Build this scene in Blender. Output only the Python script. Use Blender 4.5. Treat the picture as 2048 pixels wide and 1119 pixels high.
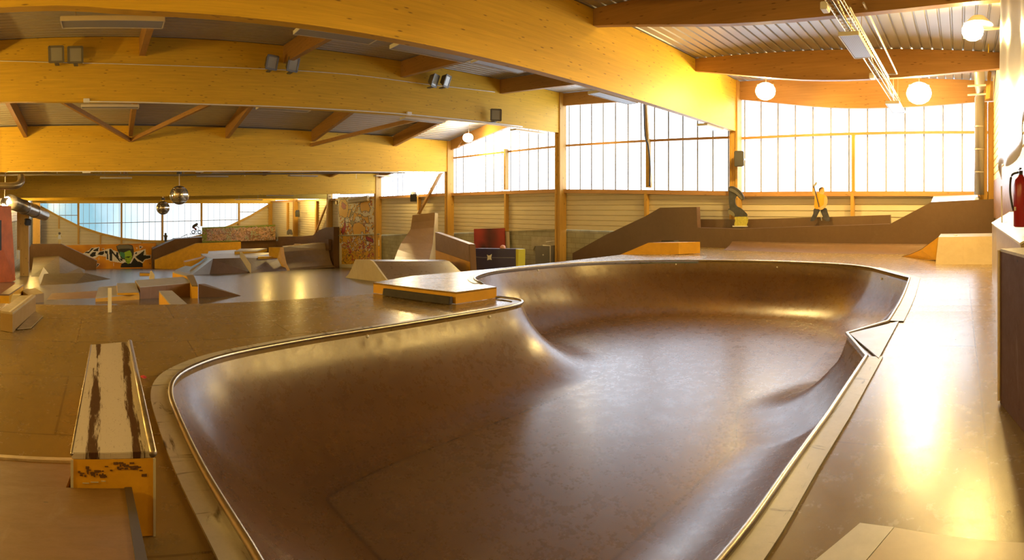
import bpy, bmesh, math, random
from math import sin, cos, pi, sqrt, atan2
from mathutils import Vector, Matrix, noise
from mathutils.geometry import delaunay_2d_cdt

for o in list(bpy.data.objects):
    bpy.data.objects.remove(o)
S = bpy.context.scene
C = S.collection
random.seed(7)

# ------------------------------------------------------------------ camera, sky, exposure
FPX, CX, CY, EYE = 1085.0, 1920.0, 415.0, 1.5     # pixels per radian, pixel of +Y, horizon row, eye height
PSI = (CX - 1024) / FPX
cd = bpy.data.cameras.new('camera')
cam = bpy.data.objects.new('camera', cd)
C.objects.link(cam)
S.camera = cam
cd.type = 'PANO'
cd.panorama_type = 'CENTRAL_CYLINDRICAL'
cd.central_cylindrical_range_u_min = -1024 / FPX
cd.central_cylindrical_range_u_max = 1024 / FPX
cd.central_cylindrical_range_v_min = (CY - 1119) / FPX
cd.central_cylindrical_range_v_max = CY / FPX
cd.central_cylindrical_radius = 1.0
cd.clip_start = 0.02
cd.clip_end = 400
cam.location = (0, 0, EYE)
cam.rotation_euler = (pi / 2, 0, PSI)
try:
    S.cycles.max_bounces = 8
    S.cycles.diffuse_bounces = 5
    S.cycles.glossy_bounces = 4
    S.cycles.transparent_max_bounces = 12
    S.cycles.sample_clamp_indirect = 6.0
    S.cycles.use_denoising = True
except Exception:
    pass
vs = S.view_settings
vs.view_transform = 'Standard'
vs.look = 'None'
vs.gamma = 1.0
vs.use_curve_mapping = False
vs.exposure = -0.18

W = bpy.data.worlds.new('sky')
S.world = W
W.use_nodes = True
nt = W.node_tree
nt.nodes.clear()
def wn(t, **k):
    n = nt.nodes.new(t)
    for a, b in k.items():
        setattr(n, a, b)
    return n
out = wn('ShaderNodeOutputWorld'); bg = wn('ShaderNodeBackground')
tc = wn('ShaderNodeTexCoord'); sep = wn('ShaderNodeSeparateXYZ')
nt.links.new(tc.outputs['Generated'], sep.inputs[0])
nz = wn('ShaderNodeTexNoise'); nz.inputs['Scale'].default_value = 5.0; nz.inputs['Detail'].default_value = 5
nt.links.new(tc.outputs['Generated'], nz.inputs['Vector'])
# bright overcast towards the long window wall, bluer broken cloud low over the far end of the hall
m1 = wn('ShaderNodeMapRange'); m1.inputs['From Min'].default_value = -0.05; m1.inputs['From Max'].default_value = 0.16
nt.links.new(sep.outputs['Y'], m1.inputs['Value'])
add = wn('ShaderNodeMath', operation='ADD'); nt.links.new(m1.outputs[0], add.inputs[0])
sub = wn('ShaderNodeMath', operation='MULTIPLY_ADD'); sub.inputs[1].default_value = 1.6; sub.inputs[2].default_value = -0.8
nt.links.new(nz.outputs[0], sub.inputs[0]); nt.links.new(sub.outputs[0], add.inputs[1]); add.use_clamp = True
mx = wn('ShaderNodeMixRGB'); mx.inputs[1].default_value = (0.42, 0.80, 0.95, 1); mx.inputs[2].default_value = (7.6, 8.2, 9.2, 1)
m2 = wn('ShaderNodeMapRange'); m2.inputs['From Min'].default_value = 0.25; m2.inputs['From Max'].default_value = 0.55
nt.links.new(sep.outputs['Y'], m2.inputs['Value'])
mw_ = wn('ShaderNodeMixRGB'); mw_.inputs[1].default_value = (1.9, 2.05, 2.15, 1); mw_.inputs[2].default_value = (7.8, 8.4, 9.4, 1)
nt.links.new(m2.outputs[0], mw_.inputs[0]); nt.links.new(mw_.outputs[0], mx.inputs[2])
nt.links.new(add.outputs[0], mx.inputs[0])
nt.links.new(mx.outputs[0], bg.inputs[0]); bg.inputs[1].default_value = 1.0
nt.links.new(bg.outputs[0], out.inputs[0])

def lamp(name, kind, loc, energy, color, size=0.3, rot=None, sizey=None, spot=None):
    l = bpy.data.lights.new(name, kind); l.energy = energy; l.color = color
    if kind == 'AREA':
        l.size = size
        if sizey: l.shape = 'RECTANGLE'; l.size_y = sizey
    elif kind == 'SPOT':
        l.spot_size = spot or 2.0; l.spot_blend = 0.6; l.shadow_soft_size = size
    else:
        l.shadow_soft_size = size
    o = bpy.data.objects.new(name, l); o.location = loc
    if rot: o.rotation_euler = rot
    C.objects.link(o)
    return o
WARM = (1.0, 0.60, 0.20)
SODIUM = (1.0, 0.66, 0.17)
# daylight openings (sky light through the glazing)
def daylight(name, loc, sx, sy, rot, e):
    o = lamp(name, 'AREA', loc, e, (0.86, 0.93, 1.0), sx, rot, sy)
    return o
def portal(loc, sx, sy, rot):
    o = lamp('window_portal', 'AREA', loc, 1, (1, 1, 1), sx, rot, sy)
    o.data.cycles.is_portal = True
portal((-3.4, 17.75, 4.0), 8.6, 4.0, (-pi / 2, 0, 0))
portal((-11.8, 17.75, 4.2), 8.0, 4.2, (-pi / 2, 0, 0))
portal((-19.8, 17.75, 4.0), 8.0, 3.6, (-pi / 2, 0, 0))
portal((-27.9, 17.75, 3.2), 8.0, 2.0, (-pi / 2, 0, 0))
portal((-56.5, 4.8, 1.0), 24.0, 3.6, (pi / 2, 0, -pi / 2))

# ------------------------------------------------------------------ pixel rays -> places in the hall
def ray(x, y):
    a = (CX - x) / FPX
    return Vector((-sin(a), cos(a), (CY - y) / FPX))
E0 = Vector((0, 0, EYE))
def PX(x, y, X): d = ray(x, y); return E0 + d * (X / d.x)
def PY(x, y, Y): d = ray(x, y); return E0 + d * (Y / d.y)
def PZ(x, y, z=0.0): d = ray(x, y); return E0 + d * ((z - EYE) / d.z)
def PD(x, y, r): return E0 + ray(x, y) * r
FS = 0.0944
def zf(X): return -3.0 + FS * (X + 37)
def PF(x, y):
    d = ray(x, y); t = (-3.0 + FS * 37 - EYE) / (d.z - FS * d.x); return E0 + d * t
def at_y(p, y):                       # same place, height of image row y
    r = math.hypot(p.x, p.y); return Vector((p.x, p.y, EYE + r * (CY - y) / FPX))
def on_line(a, b, x):                 # where the vertical plane through a,b meets the column x
    d = ray(x, CY); e = Vector((b.x - a.x, b.y - a.y, 0))
    den = d.x * e.y - d.y * e.x
    t = (a.x * e.y - a.y * e.x) / den
    return t
def PL(x, y, a, b):                   # pixel onto the vertical plane through a,b
    t = on_line(a, b, x); return E0 + ray(x, y) * t

# ------------------------------------------------------------------ materials
MATS = {}
def nodes(name):
    m = bpy.data.materials.new(name); m.use_nodes = True
    n = m.node_tree; b = n.nodes['Principled BSDF']
    return m, n, b
def N(n, t, **k):
    a = n.nodes.new(t)
    for q, v in k.items():
        if q.startswith('i_'):
            a.inputs[q[2:].replace('_', ' ')].default_value = v
        else: setattr(a, q, v)
    return a
def mapping(n, scale, coord='Object', rot=(0, 0, 0), loc=(0, 0, 0)):
    t = N(n, 'ShaderNodeTexCoord'); mp = N(n, 'ShaderNodeMapping')
    mp.inputs['Scale'].default_value = scale; mp.inputs['Rotation'].default_value = rot; mp.inputs['Location'].default_value = loc
    n.links.new(t.outputs[coord], mp.inputs[0]); return mp.outputs[0]
def mixc(n, fac, a, b, mode='MIX'):
    m = N(n, 'ShaderNodeMixRGB', blend_type=mode)
    for i, v in ((0, fac), (1, a), (2, b)):
        if isinstance(v, (int, float)): m.inputs[i].default_value = v
        elif isinstance(v, tuple): m.inputs[i].default_value = (*v[:3], 1)
        else: n.links.new(v, m.inputs[i])
    return m.outputs[0]
def rng(n, v, a, b, c=0.0, d=1.0):
    m = N(n, 'ShaderNodeMapRange'); n.links.new(v, m.inputs[0])
    for i, q in enumerate((a, b, c, d)): m.inputs[i + 1].default_value = q
    return m.outputs[0]
def plain(name, col, rough=0.5, metal=0.0, spec=0.5, var=0.0, vscale=3.0):
    if name in MATS: return MATS[name]
    m, n, b = nodes(name)
    b.inputs['Base Color'].default_value = (*col, 1); b.inputs['Roughness'].default_value = rough
    b.inputs['Metallic'].default_value = metal; b.inputs['Specular IOR Level'].default_value = spec
    if var:
        t = N(n, 'ShaderNodeTexNoise', i_Scale=vscale, i_Detail=6.0, i_Roughness=0.65)
        n.links.new(mapping(n, (1, 1, 1)), t.inputs['Vector'])
        f = rng(n, t.outputs[0], 0.3, 0.7)
        lo = tuple(c * (1 - var) for c in col); hi = tuple(min(1, c * (1 + var * .6)) for c in col)
        n.links.new(mixc(n, f, lo, hi), b.inputs['Base Color'])
    MATS[name] = m; return m
def ply(name, col, col2, rough=0.3, panel=(1.25, 2.5), rot=0.0, seam=0.5, scuff=0.35, grain=(1, 1, 1), axes='XY', spec=0.5, scuffcol=(0.45, 0.38, 0.30), loc=(0, 0, 0), toe=False):
    m, n, b = nodes(name)
    b.inputs['Specular IOR Level'].default_value = spec
    v = mapping(n, (1, 1, 1), rot=(0, 0, rot), loc=loc)
    big = N(n, 'ShaderNodeTexNoise', i_Scale=0.55, i_Detail=5.0, i_Roughness=0.6); n.links.new(v, big.inputs['Vector'])
    fine = N(n, 'ShaderNodeTexNoise', i_Scale=6.0, i_Detail=8.0, i_Roughness=0.75); n.links.new(mapping(n, grain), fine.inputs['Vector'])
    c = mixc(n, rng(n, big.outputs[0], 0.35, 0.65), col, col2)
    c = mixc(n, rng(n, fine.outputs[0], 0.4, 0.8, 0.0, 0.28), c, tuple(x * 0.55 for x in col))
    # long scuffs: stretched noise thresholded
    s1 = N(n, 'ShaderNodeTexNoise', i_Scale=1.3, i_Detail=5.0, i_Roughness=0.62, i_Distortion=1.2)
    n.links.new(mapping(n, (1, 5, 1), rot=(0, 0, 0.5)), s1.inputs['Vector'])
    s2 = N(n, 'ShaderNodeTexNoise', i_Scale=1.1, i_Detail=5.0, i_Roughness=0.62, i_Distortion=1.5)
    n.links.new(mapping(n, (8, 1, 1), rot=(0, 0, -0.35)), s2.inputs['Vector'])
    c = mixc(n, rng(n, s1.outputs[0], 0.60, 0.80, 0, scuff), c, scuffcol)
    c = mixc(n, rng(n, s2.outputs[0], 0.60, 0.80, 0, scuff), c, tuple(x * 0.35 for x in col))
    # small pale scars and dark nail heads
    vo = N(n, 'ShaderNodeTexVoronoi', i_Scale=3.4); n.links.new(v, vo.inputs['Vector'])
    c = mixc(n, rng(n, vo.outputs['Distance'], 0.025, 0.045, 0.75, 0), c, tuple(x * 0.2 for x in col))
    if seam:
        br = N(n, 'ShaderNodeTexBrick'); br.offset = 0.5
        br.inputs['Scale'].default_value = 1.0; br.inputs['Mortar Size'].default_value = 0.009; br.inputs['Mortar Smooth'].default_value = 0.2
        br.inputs['Brick Width'].default_value = panel[1]; br.inputs['Row Height'].default_value = panel[0]
        br.inputs['Color1'].default_value = (1, 1, 1, 1); br.inputs['Color2'].default_value = (0.80, 0.80, 0.80, 1); br.inputs['Mortar'].default_value = (0.35, 0.3, 0.25, 1)
        n.links.new(v, br.inputs['Vector'])
        c = mixc(n, seam, c, br.outputs['Color'], 'MULTIPLY')
    if toe:                                                     # joint line where the curved sheets meet the flat bottom
        a = N(n, 'ShaderNodeAttribute', attribute_name='rim_distance')
        q = N(n, 'ShaderNodeMath', operation='SUBTRACT'); n.links.new(a.outputs['Fac'], q.inputs[0]); q.inputs[1].default_value = 1.30
        q2 = N(n, 'ShaderNodeMath', operation='ABSOLUTE'); n.links.new(q.outputs[0], q2.inputs[0])
        c = mixc(n, rng(n, q2.outputs[0], 0.004, 0.03, 0.6, 0), c, (0.03, 0.014, 0.006))
        c = mixc(n, rng(n, a.outputs['Fac'], 1.29, 1.31, 0, 0.4), c, (0.13, 0.080, 0.045))
        c = mixc(n, rng(n, a.outputs['Fac'], 0.0, 0.10, 0.5, 0), c, (0.26, 0.19, 0.12))
    n.links.new(c, b.inputs['Base Color'])
    r = rng(n, fine.outputs[0], 0.3, 0.8, rough * 0.9, rough * 1.25)
    n.links.new(r, b.inputs['Roughness'])
    bp = N(n, 'ShaderNodeBump', i_Strength=0.06, i_Distance=0.02); n.links.new(fine.outputs[0], bp.inputs['Height']); n.links.new(bp.outputs[0], b.inputs['Normal'])
    MATS[name] = m; return m
def glulam(name, col, axis='Y'):
    """laminated spruce: lamella lines along the member, dark knots and streaks"""
    m, n, b = nodes(name)
    stretch = {'Y': (6, 0.35, 6), 'Z': (6, 6, 0.35), 'X': (0.35, 6, 6)}[axis]
    g = N(n, 'ShaderNodeTexNoise', i_Scale=2.5, i_Detail=6.0, i_Roughness=0.6); n.links.new(mapping(n, stretch), g.inputs['Vector'])
    lo = tuple(c * 0.80 for c in col)
    c = mixc(n, rng(n, g.outputs[0], 0.3, 0.7), lo, col)
    if axis != 'Z':
        sp = N(n, 'ShaderNodeSeparateXYZ'); n.links.new(mapping(n, (1, 1, 1)), sp.inputs[0])
        w = N(n, 'ShaderNodeMath', operation='PINGPONG'); w.inputs[1].default_value = 0.045; n.links.new(sp.outputs['Z'], w.inputs[0])
        c = mixc(n, rng(n, w.outputs[0], 0.0, 0.005, 0.22, 0), c, tuple(x * 0.5 for x in col))
    kn = {'Y': (6, 2.6, 12), 'Z': (6, 6, 2.6), 'X': (2.6, 6, 12)}[axis]
    vo = N(n, 'ShaderNodeTexVoronoi', i_Scale=1.0); n.links.new(mapping(n, kn), vo.inputs['Vector'])
    c = mixc(n, rng(n, vo.outputs['Distance'], 0.07, 0.16, 0.7, 0), c, (0.10, 0.04, 0.012))
    n.links.new(c, b.inputs['Base Color']); b.inputs['Roughness'].default_value = 0.5
    b.inputs['Specular IOR Level'].default_value = 0.3
    MATS[name] = m; return m
def emis(name, col, st):
    m, n, b = nodes(name)
    b.inputs['Base Color'].default_value = (*col, 1); b.inputs['Emission Color'].default_value = (*col, 1); b.inputs['Emission Strength'].default_value = st
    MATS[name] = m; return m

BEAM = glulam('glulam_beam', (0.72, 0.44, 0.035), 'Y')
PURL = glulam('glulam_purlin', (0.42, 0.225, 0.070), 'X')
POST = glulam('glulam_post', (0.58, 0.34, 0.08), 'Z')
DECK = ply('deck_plywood', (0.225, 0.145, 0.042), (0.26, 0.172, 0.060), rough=0.25, panel=(1.25, 2.5), rot=pi / 2, loc=(0.9, -0.17, 0), seam=0.6, scuff=0.02)
BOWL = ply('bowl_plywood', (0.105, 0.050, 0.017), (0.135, 0.068, 0.027), rough=0.27, seam=0.25, scuff=0.06, rot=0.25, scuffcol=(0.33, 0.24, 0.16), toe=True)
BROWN = ply('brown_ply', (0.17, 0.085, 0.038), (0.21, 0.11, 0.055), rough=0.38, seam=0.25, scuff=0.12)
DARKB = ply('dark_bank', (0.105, 0.052, 0.020), (0.14, 0.072, 0.032), rough=0.5, seam=0, scuff=0.1, spec=0.3)
TAN = ply('tan_ply', (0.25, 0.135, 0.042), (0.30, 0.17, 0.06), rough=0.42, seam=0, scuff=0.12)
FLOORM = ply('floor_plywood', (0.115, 0.078, 0.040), (0.15, 0.105, 0.060), rough=0.24, seam=0.45, scuff=0.12)
GREYTOP = ply('grey_ply', (0.34, 0.33, 0.33), (0.40, 0.39, 0.38), rough=0.30, seam=0, scuff=0.3)
PALE = ply('pale_ply', (0.62, 0.50, 0.27), (0.70, 0.58, 0.34), rough=0.5, seam=0, scuff=0.08)
YEL = plain('yellow_paint', (0.70, 0.36, 0.015), 0.42, var=0.14)
BLACK = plain('black_plastic', (0.018, 0.018, 0.020), 0.45)
STEEL = plain('steel', (0.50, 0.46, 0.40), 0.32, 1.0, var=0.2, vscale=9)
WHITE = plain('white_paint', (0.80, 0.78, 0.72), 0.5, var=0.06)

# ------------------------------------------------------------------ mesh helpers
def link(name, me, mat, parent=None, smooth=False):
    o = bpy.data.objects.new(name, me); C.objects.link(o)
    if mat: me.materials.append(mat)
    if smooth:
        for p in me.polygons: p.use_smooth = True
    if parent: o.parent = parent
    return o
def from_bm(name, bm, mat, parent=None, smooth=False, origin=None):
    bmesh.ops.recalc_face_normals(bm, faces=bm.faces)
    me = bpy.data.meshes.new(name); bm.to_mesh(me); bm.free()
    if origin is None and parent is None and len(me.vertices):
        vs_ = [v.co for v in me.vertices]
        origin = Vector((sum(v.x for v in vs_) / len(vs_), sum(v.y for v in vs_) / len(vs_), min(v.z for v in vs_)))
    if KEEP_WORLD.get('on'): origin = None
    if origin is not None:
        me.transform(Matrix.Translation(-Vector(origin)))
    elif parent is not None:
        me.transform(Matrix.Translation(-parent_world(parent)))
    o = link(name, me, mat, parent, smooth)
    if origin is not None:
        o.location = origin
        if parent is not None: o.location = Vector(origin) - parent_world(parent)
    return o
KEEP_WORLD = {}
def parent_world(p):
    v = Vector((0, 0, 0))
    while p: v += p.location; p = p.parent
    return v
def tag(o, label=None, cat=None, group=None, kind=None):
    if label: o['label'] = label
    if cat: o['category'] = cat
    if group: o['group'] = group
    if kind: o['kind'] = kind
    return o
def thing(name, loc, label, cat, group=None, kind=None):
    o = bpy.data.objects.new(name, None); C.objects.link(o); o.location = loc; o.empty_display_size = 0.2
    return tag(o, label, cat, group, kind)
def prism(bm, pts, vec):
    """polygon pts swept by vec"""
    vec = Vector(vec)
    a = [bm.verts.new(p) for p in pts]; b = [bm.verts.new(Vector(p) + vec) for p in pts]
    bm.faces.new(a); bm.faces.new(b[::-1])
    for i in range(len(a)):
        j = (i + 1) % len(a); bm.faces.new((a[i], b[i], b[j], a[j]))
def hull2(bm, lo, hi):
    """solid between two matching rings"""
    a = [bm.verts.new(p) for p in lo]; b = [bm.verts.new(p) for p in hi]
    bm.faces.new(a[::-1]); bm.faces.new(b)
    for i in range(len(a)):
        j = (i + 1) % len(a); bm.faces.new((a[i], a[j], b[j], b[i]))
def box(bm, c, s, rz=0.0, rot=None):
    M = Matrix.Translation(c) @ (rot.to_4x4() if rot else Matrix.Rotation(rz, 4, 'Z')) @ Matrix.Diagonal((*s, 1))
    bmesh.ops.create_cube(bm, size=1, matrix=M)
def tube(bm, pts, r, seg=8, closed=False, caps=True):
    pts = [Vector(p) for p in pts]; n = len(pts); rings = []
    up = Vector((0, 0, 1))
    for i, p in enumerate(pts):
        if closed: t = pts[(i + 1) % n] - pts[i - 1]
        else: t = pts[min(i + 1, n - 1)] - pts[max(i - 1, 0)]
        t.normalize()
        u = up if abs(t.z) < 0.95 else Vector((1, 0, 0))
        a = t.cross(u).normalized(); b = a.cross(t)
        rr = r[i] if isinstance(r, (list, tuple)) else r
        rings.append([bm.verts.new(p + (a * cos(2 * pi * k / seg) + b * sin(2 * pi * k / seg)) * rr) for k in range(seg)])
    m = n if closed else n - 1
    for i in range(m):
        A, B = rings[i], rings[(i + 1) % n]
        for k in range(seg): bm.faces.new((A[k], A[(k + 1) % seg], B[(k + 1) % seg], B[k]))
    if not closed and caps:
        bm.faces.new(rings[0]); bm.faces.new(rings[-1][::-1])
def bevel(bm, w, seg=2):
    bmesh.ops.bevel(bm, geom=[e for e in bm.edges if len(e.link_faces) == 2 and e.calc_face_angle(0) > 0.5], offset=w, segments=seg, affect='EDGES', clamp_overlap=True)
def B(): return bmesh.new()
def make(name, fn, mat, parent=None, smooth=False, bev=0.0, **k):
    bm = B(); fn(bm)
    if bev:
        bmesh.ops.recalc_face_normals(bm, faces=bm.faces); bevel(bm, bev)
    return from_bm(name, bm, mat, parent, smooth, **k)
def inpoly(x, y, P):
    c = False; j = len(P) - 1
    for i in range(len(P)):
        xi, yi = P[i][0], P[i][1]; xj, yj = P[j][0], P[j][1]
        if (yi > y) != (yj > y) and x < (xj - xi) * (y - yi) / (yj - yi) + xi: c = not c
        j = i
    return c
def sstep(t): t = max(0, min(1, t)); return t * t * (3 - 2 * t)
def cdt_surface(name, outline, inner_pts, zfun, mat, parent=None, smooth=False, skirt=0.0):
    n = len(outline)
    co = [Vector((p[0], p[1])) for p in outline] + [Vector((p[0], p[1])) for p in inner_pts]
    ed = [(i, (i + 1) % n) for i in range(n)]
    V, Ed, F, *_ = delaunay_2d_cdt(co, ed, [], 1, 1e-5)
    bm = B(); vv = [bm.verts.new((v.x, v.y, zfun(v.x, v.y))) for v in V]
    for f in F:
        try: bm.faces.new([vv[i] for i in f])
        except ValueError: pass
    for f in bm.faces:
        f.normal_update()
        if f.normal.z < 0: f.normal_flip()
    if skirt:
        be = [e for e in bm.edges if len(e.link_faces) == 1]
        r = bmesh.ops.extrude_edge_only(bm, edges=be)
        for v in [g for g in r['geom'] if isinstance(g, bmesh.types.BMVert)]: v.co.z -= skirt
    me = bpy.data.meshes.new(name); bm.to_mesh(me); bm.free()
    if parent: me.transform(Matrix.Translation(-parent_world(parent)))
    return link(name, me, mat, parent, smooth)
# ================================================================== THE SHELL
WY = 17.5                                                      # long window wall
XB = [-17.5 * (0.441 + 0.461 * k) for k in range(7)]           # the seven glulam frames
XFAR = -56.1
YB = -9.0
# ---- lower hall floor (falls gently away from the deck)
def floor_fn(bm):
    P = [(-8.3, YB), (-8.3, 4.6), (-8.85, 4.6), (-8.85, WY), (XFAR, WY), (XFAR, YB)]
    hull2(bm, [(x, y, zf(x) - 0.3) for x, y in P], [(x, y, zf(x)) for x, y in P])
KEEP_WORLD['on'] = True
tag(make('floor', floor_fn, FLOORM), 'worn grey brown plywood floor of the lower hall', 'floor', kind='structure')

# ---- pool-side deck around the bowl and the raised deck left of it
def catmull(P, n=6, closed=False):
    out = []; m = len(P)
    for i in range(m if closed else m - 1):
        p0 = P[(i - 1) % m] if closed else P[max(i - 1, 0)]
        p1 = P[i]; p2 = P[(i + 1) % m]; p3 = P[(i + 2) % m] if closed else P[min(i + 2, m - 1)]
        for k in range(n):
            t = k / n
            out.append(tuple(0.5 * ((2 * b) + (-a + c) * t + (2 * a - 5 * b + 4 * c - d) * t * t + (-a + 3 * b - 3 * c + d) * t ** 3) for a, b, c, d in zip(p0, p1, p2, p3)))
    if not closed: out.append(tuple(P[-1]))
    return out
ZU = 0.18
STEP = (-6.82, 5.94)
lobe = [(-6.82, 5.94), (-7.45, 6.05), (-8.05, 6.5), (-8.5, 7.4), (-8.52, 8.6), (-8.30, 9.8), (-7.55, 11.0), (-6.5, 11.85), (-5.3, 12.3), (-4.2, 12.45), (-3.15, 12.35), (-2.4, 12.05), (-1.9, 11.65)]
right = [(-0.97, 10.45), (-0.94, 9.0), (-0.94, 7.1)]
hip = [(-0.95, 7.02), (-1.33, 6.28), (-0.93, 5.35)]
right2 = [(-0.94, 3.8), (-0.96, 3.0), (-0.97, 2.2), (-1.05, 1.6), (-1.35, 0.95), (-1.75, 0.68)]
near = [(-2.3, 0.62), (-3.05, 0.54), (-3.8, 0.50), (-4.3, 0.50), (-4.68, 0.58), (-4.98, 0.76), (-5.28, 1.08), (-5.50, 1.5), (-5.70, 2.1), (-5.84, 2.8), (-5.97, 4.1), (-6.02, 5.2), (-6.06, 5.62), (-6.16, 5.90), (-6.34, 6.02), (-6.55, 6.02)]
L1 = catmull(lobe, 5)
R1 = catmull(right, 3)
R2 = catmull(right2 + near + [STEP], 5)
POOL = L1 + R1 + hip + R2[:-1]                                  # clockwise seen from above
PN = len(POOL)
NL = len(L1)
def ztop(x, y):
    return ZU * sstep((y - 7.8) / 4.0)
def zfield(x, y):
    w = sstep((-4.0 - x) / 2.0)
    lf = max(ztop(x, y), ZU * sstep(max((-6.85 - x) / 0.45, (y - 6.4) / 1.3)))
    return ztop(x, y) * (1 - w) + lf * w
POOLZ = [zfield(x, y) for x, y in POOL]
# let the lobe height run into the falling right side
ZF = -0.95; RUN = 1.30; RR = 1.39; HH = 0.95
segs = [(POOL[i], POOL[(i + 1) % PN], POOLZ[i], POOLZ[(i + 1) % PN]) for i in range(PN)]
def dist_edge(x, y):
    best = 1e9; bz = 0
    for (a, b, za, zb) in segs:
        ex, ey = b[0] - a[0], b[1] - a[1]; L = ex * ex + ey * ey
        t = max(0, min(1, ((x - a[0]) * ex + (y - a[1]) * ey) / L)) if L else 0
        dx, dy = x - a[0] - ex * t, y - a[1] - ey * t; q = dx * dx + dy * dy
        if q < best: best = q; bz = za + (zb - za) * t
    return sqrt(best), bz
def bowl_z(x, y):
    d, z = dist_edge(x, y)
    if d >= RUN: return ZF
    if d > 0.005: z = zfield(x, y)
    g = (HH - (RR - sqrt(max(0, RR * RR - (RUN - d) ** 2)))) / HH
    return z - 0.0 + (ZF - z) * max(0.0, min(1, g))
inner = []
prof = [0.015, 0.04, 0.075, 0.12, 0.18, 0.25, 0.33, 0.42, 0.53, 0.65, 0.78, 0.92, 1.07, 1.2, 1.30]
for i in range(PN):
    a, b = POOL[i], POOL[(i + 1) % PN]
    ex, ey = b[0] - a[0], b[1] - a[1]; L = sqrt(ex * ex + ey * ey)
    if L < 1e-6: continue
    nx, ny = ey / L, -ex / L                                    # inward for a clockwise ring
    m = max(1, int(L / 0.10))
    for k in range(m):
        t = (k + 0.5) / m; px, py = a[0] + ex * t, a[1] + ey * t
        for d in prof:
            qx, qy = px + nx * d, py + ny * d
            if inpoly(qx, qy, POOL):
                dd, _ = dist_edge(qx, qy)
                if abs(dd - d) < 0.012 + 0.02 * d: inner.append((qx, qy))
gx = -8.6
while gx < -0.9:
    gy = 0.5
    while gy < 12.5:
        if inpoly(gx, gy, POOL):
            dd, _ = dist_edge(gx, gy)
            if dd > 0.16: inner.append((gx + 0.013 * sin(gy * 9), gy))
        gy += 0.115
    gx += 0.115
# thin out points closer than 2.5 cm
cells = {}; keep = []
for p in inner:
    k = (round(p[0] / 0.03), round(p[1] / 0.03))
    if k in cells: continue
    cells[k] = 1; keep.append(p)
bowl = thing('skate_bowl', (-4.0, 6.0, 0), 'large sunken skate bowl of brown plywood with metal pipe coping', 'skate bowl')
rs = cdt_surface('riding_surface', POOL, keep, bowl_z, BOWL, bowl, smooth=True)
at_ = rs.data.attributes.new('rim_distance', 'FLOAT', 'POINT')
for i, v in enumerate(rs.data.vertices): at_.data[i].value = dist_edge(v.co.x - 4.0, v.co.y + 6.0)[0]
COP = [(x, y, POOLZ[i] + 0.012) for i, (x, y) in enumerate(POOL)]
# pipe: one loop
def pipe_fn(bm): tube(bm, COP, 0.023, 8, closed=True)
tag(make('coping_pipe', pipe_fn, STEEL, bowl, smooth=True), 'shiny steel coping pipe')
def offset_ring(P, d):
    out = []
    n = len(P)
    for i in range(n):
        a, b, c = Vector(P[i - 1][:2]), Vector(P[i][:2]), Vector(P[(i + 1) % n][:2])
        e1 = (b - a); e2 = (c - b)
        if e1.length < 1e-6: e1 = e2
        if e2.length < 1e-6: e2 = e1
        e1.normalize(); e2.normalize()
        n1 = Vector((-e1.y, e1.x)); n2 = Vector((-e2.y, e2.x)); m = n1 + n2
        if m.length < 0.2: m = n1
        m.normalize(); k = min(1.6, 1 / max(0.4, m.dot(n1)))
        out.append(b + m * d * k)
    return out
BANDM = ply('coping_band', (0.38, 0.35, 0.29), (0.56, 0.53, 0.46), rough=0.34, seam=0, scuff=2.6, grain=(3, 3, 1), scuffcol=(0.09, 0.065, 0.045))
def band_seg(name, idx, w, lift=0.012):
    ro = offset_ring(POOL, w); ri = offset_ring(POOL, 0.02)
    def fn(bm):
        prev = None
        for i in idx:
            i %= PN; z = POOLZ[i] + lift
            r = [bm.verts.new((ri[i].x, ri[i].y, z)), bm.verts.new((ro[i].x, ro[i].y, z)), bm.verts.new((ro[i].x, ro[i].y, z - 0.05)), bm.verts.new((ri[i].x, ri[i].y, z - 0.05))]
            if prev:
                for k in range(4): bm.faces.new((prev[k], prev[(k + 1) % 4], r[(k + 1) % 4], r[k]))
            prev = r
    return make(name, fn, BANDM, bowl)
i_hip0 = NL + len(R1)
band_seg('edge_band', list(range(1, NL)) , 0.13)
band_seg('edge_band', list(range(NL - 1, i_hip0)), 0.2)
band_seg('edge_band', list(range(i_hip0 + 2, PN - 1)), 0.16)
# screw pairs under the coping
def bolts(x, y, dx):
    p = None
    for _ in range(1):
        d = ray(x, y); t = 2.0
        for k in range(900):
            q = E0 + d * t
            if inpoly(q.x, q.y, POOL) and q.z < bowl_z(q.x, q.y): p = q; break
            t += 0.015
    if p is None: return
    for s in (-1, 1):
        make('vent_plug', lambda bm: bmesh.ops.create_uvsphere(bm, u_segments=8, v_segments=5, radius=0.022, matrix=Matrix.Translation(p + Vector((0.0, 0.0, 0.035 * s)))), WHITE, bowl, smooth=True)
for x, y in ((735, 678), (979, 638), (1076, 543), (1352, 531), (1554, 537), (1763, 560)): bolts(x, y, 0)

def grid_in(P, st, test=None):
    xs = [p[0] for p in P]; ys = [p[1] for p in P]; out = []
    x = min(xs) + st / 2
    while x < max(xs):
        y = min(ys) + st / 2
        while y < max(ys):
            if inpoly(x, y, P): out.append((x, y))
            y += st
        x += st
    return out
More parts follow.
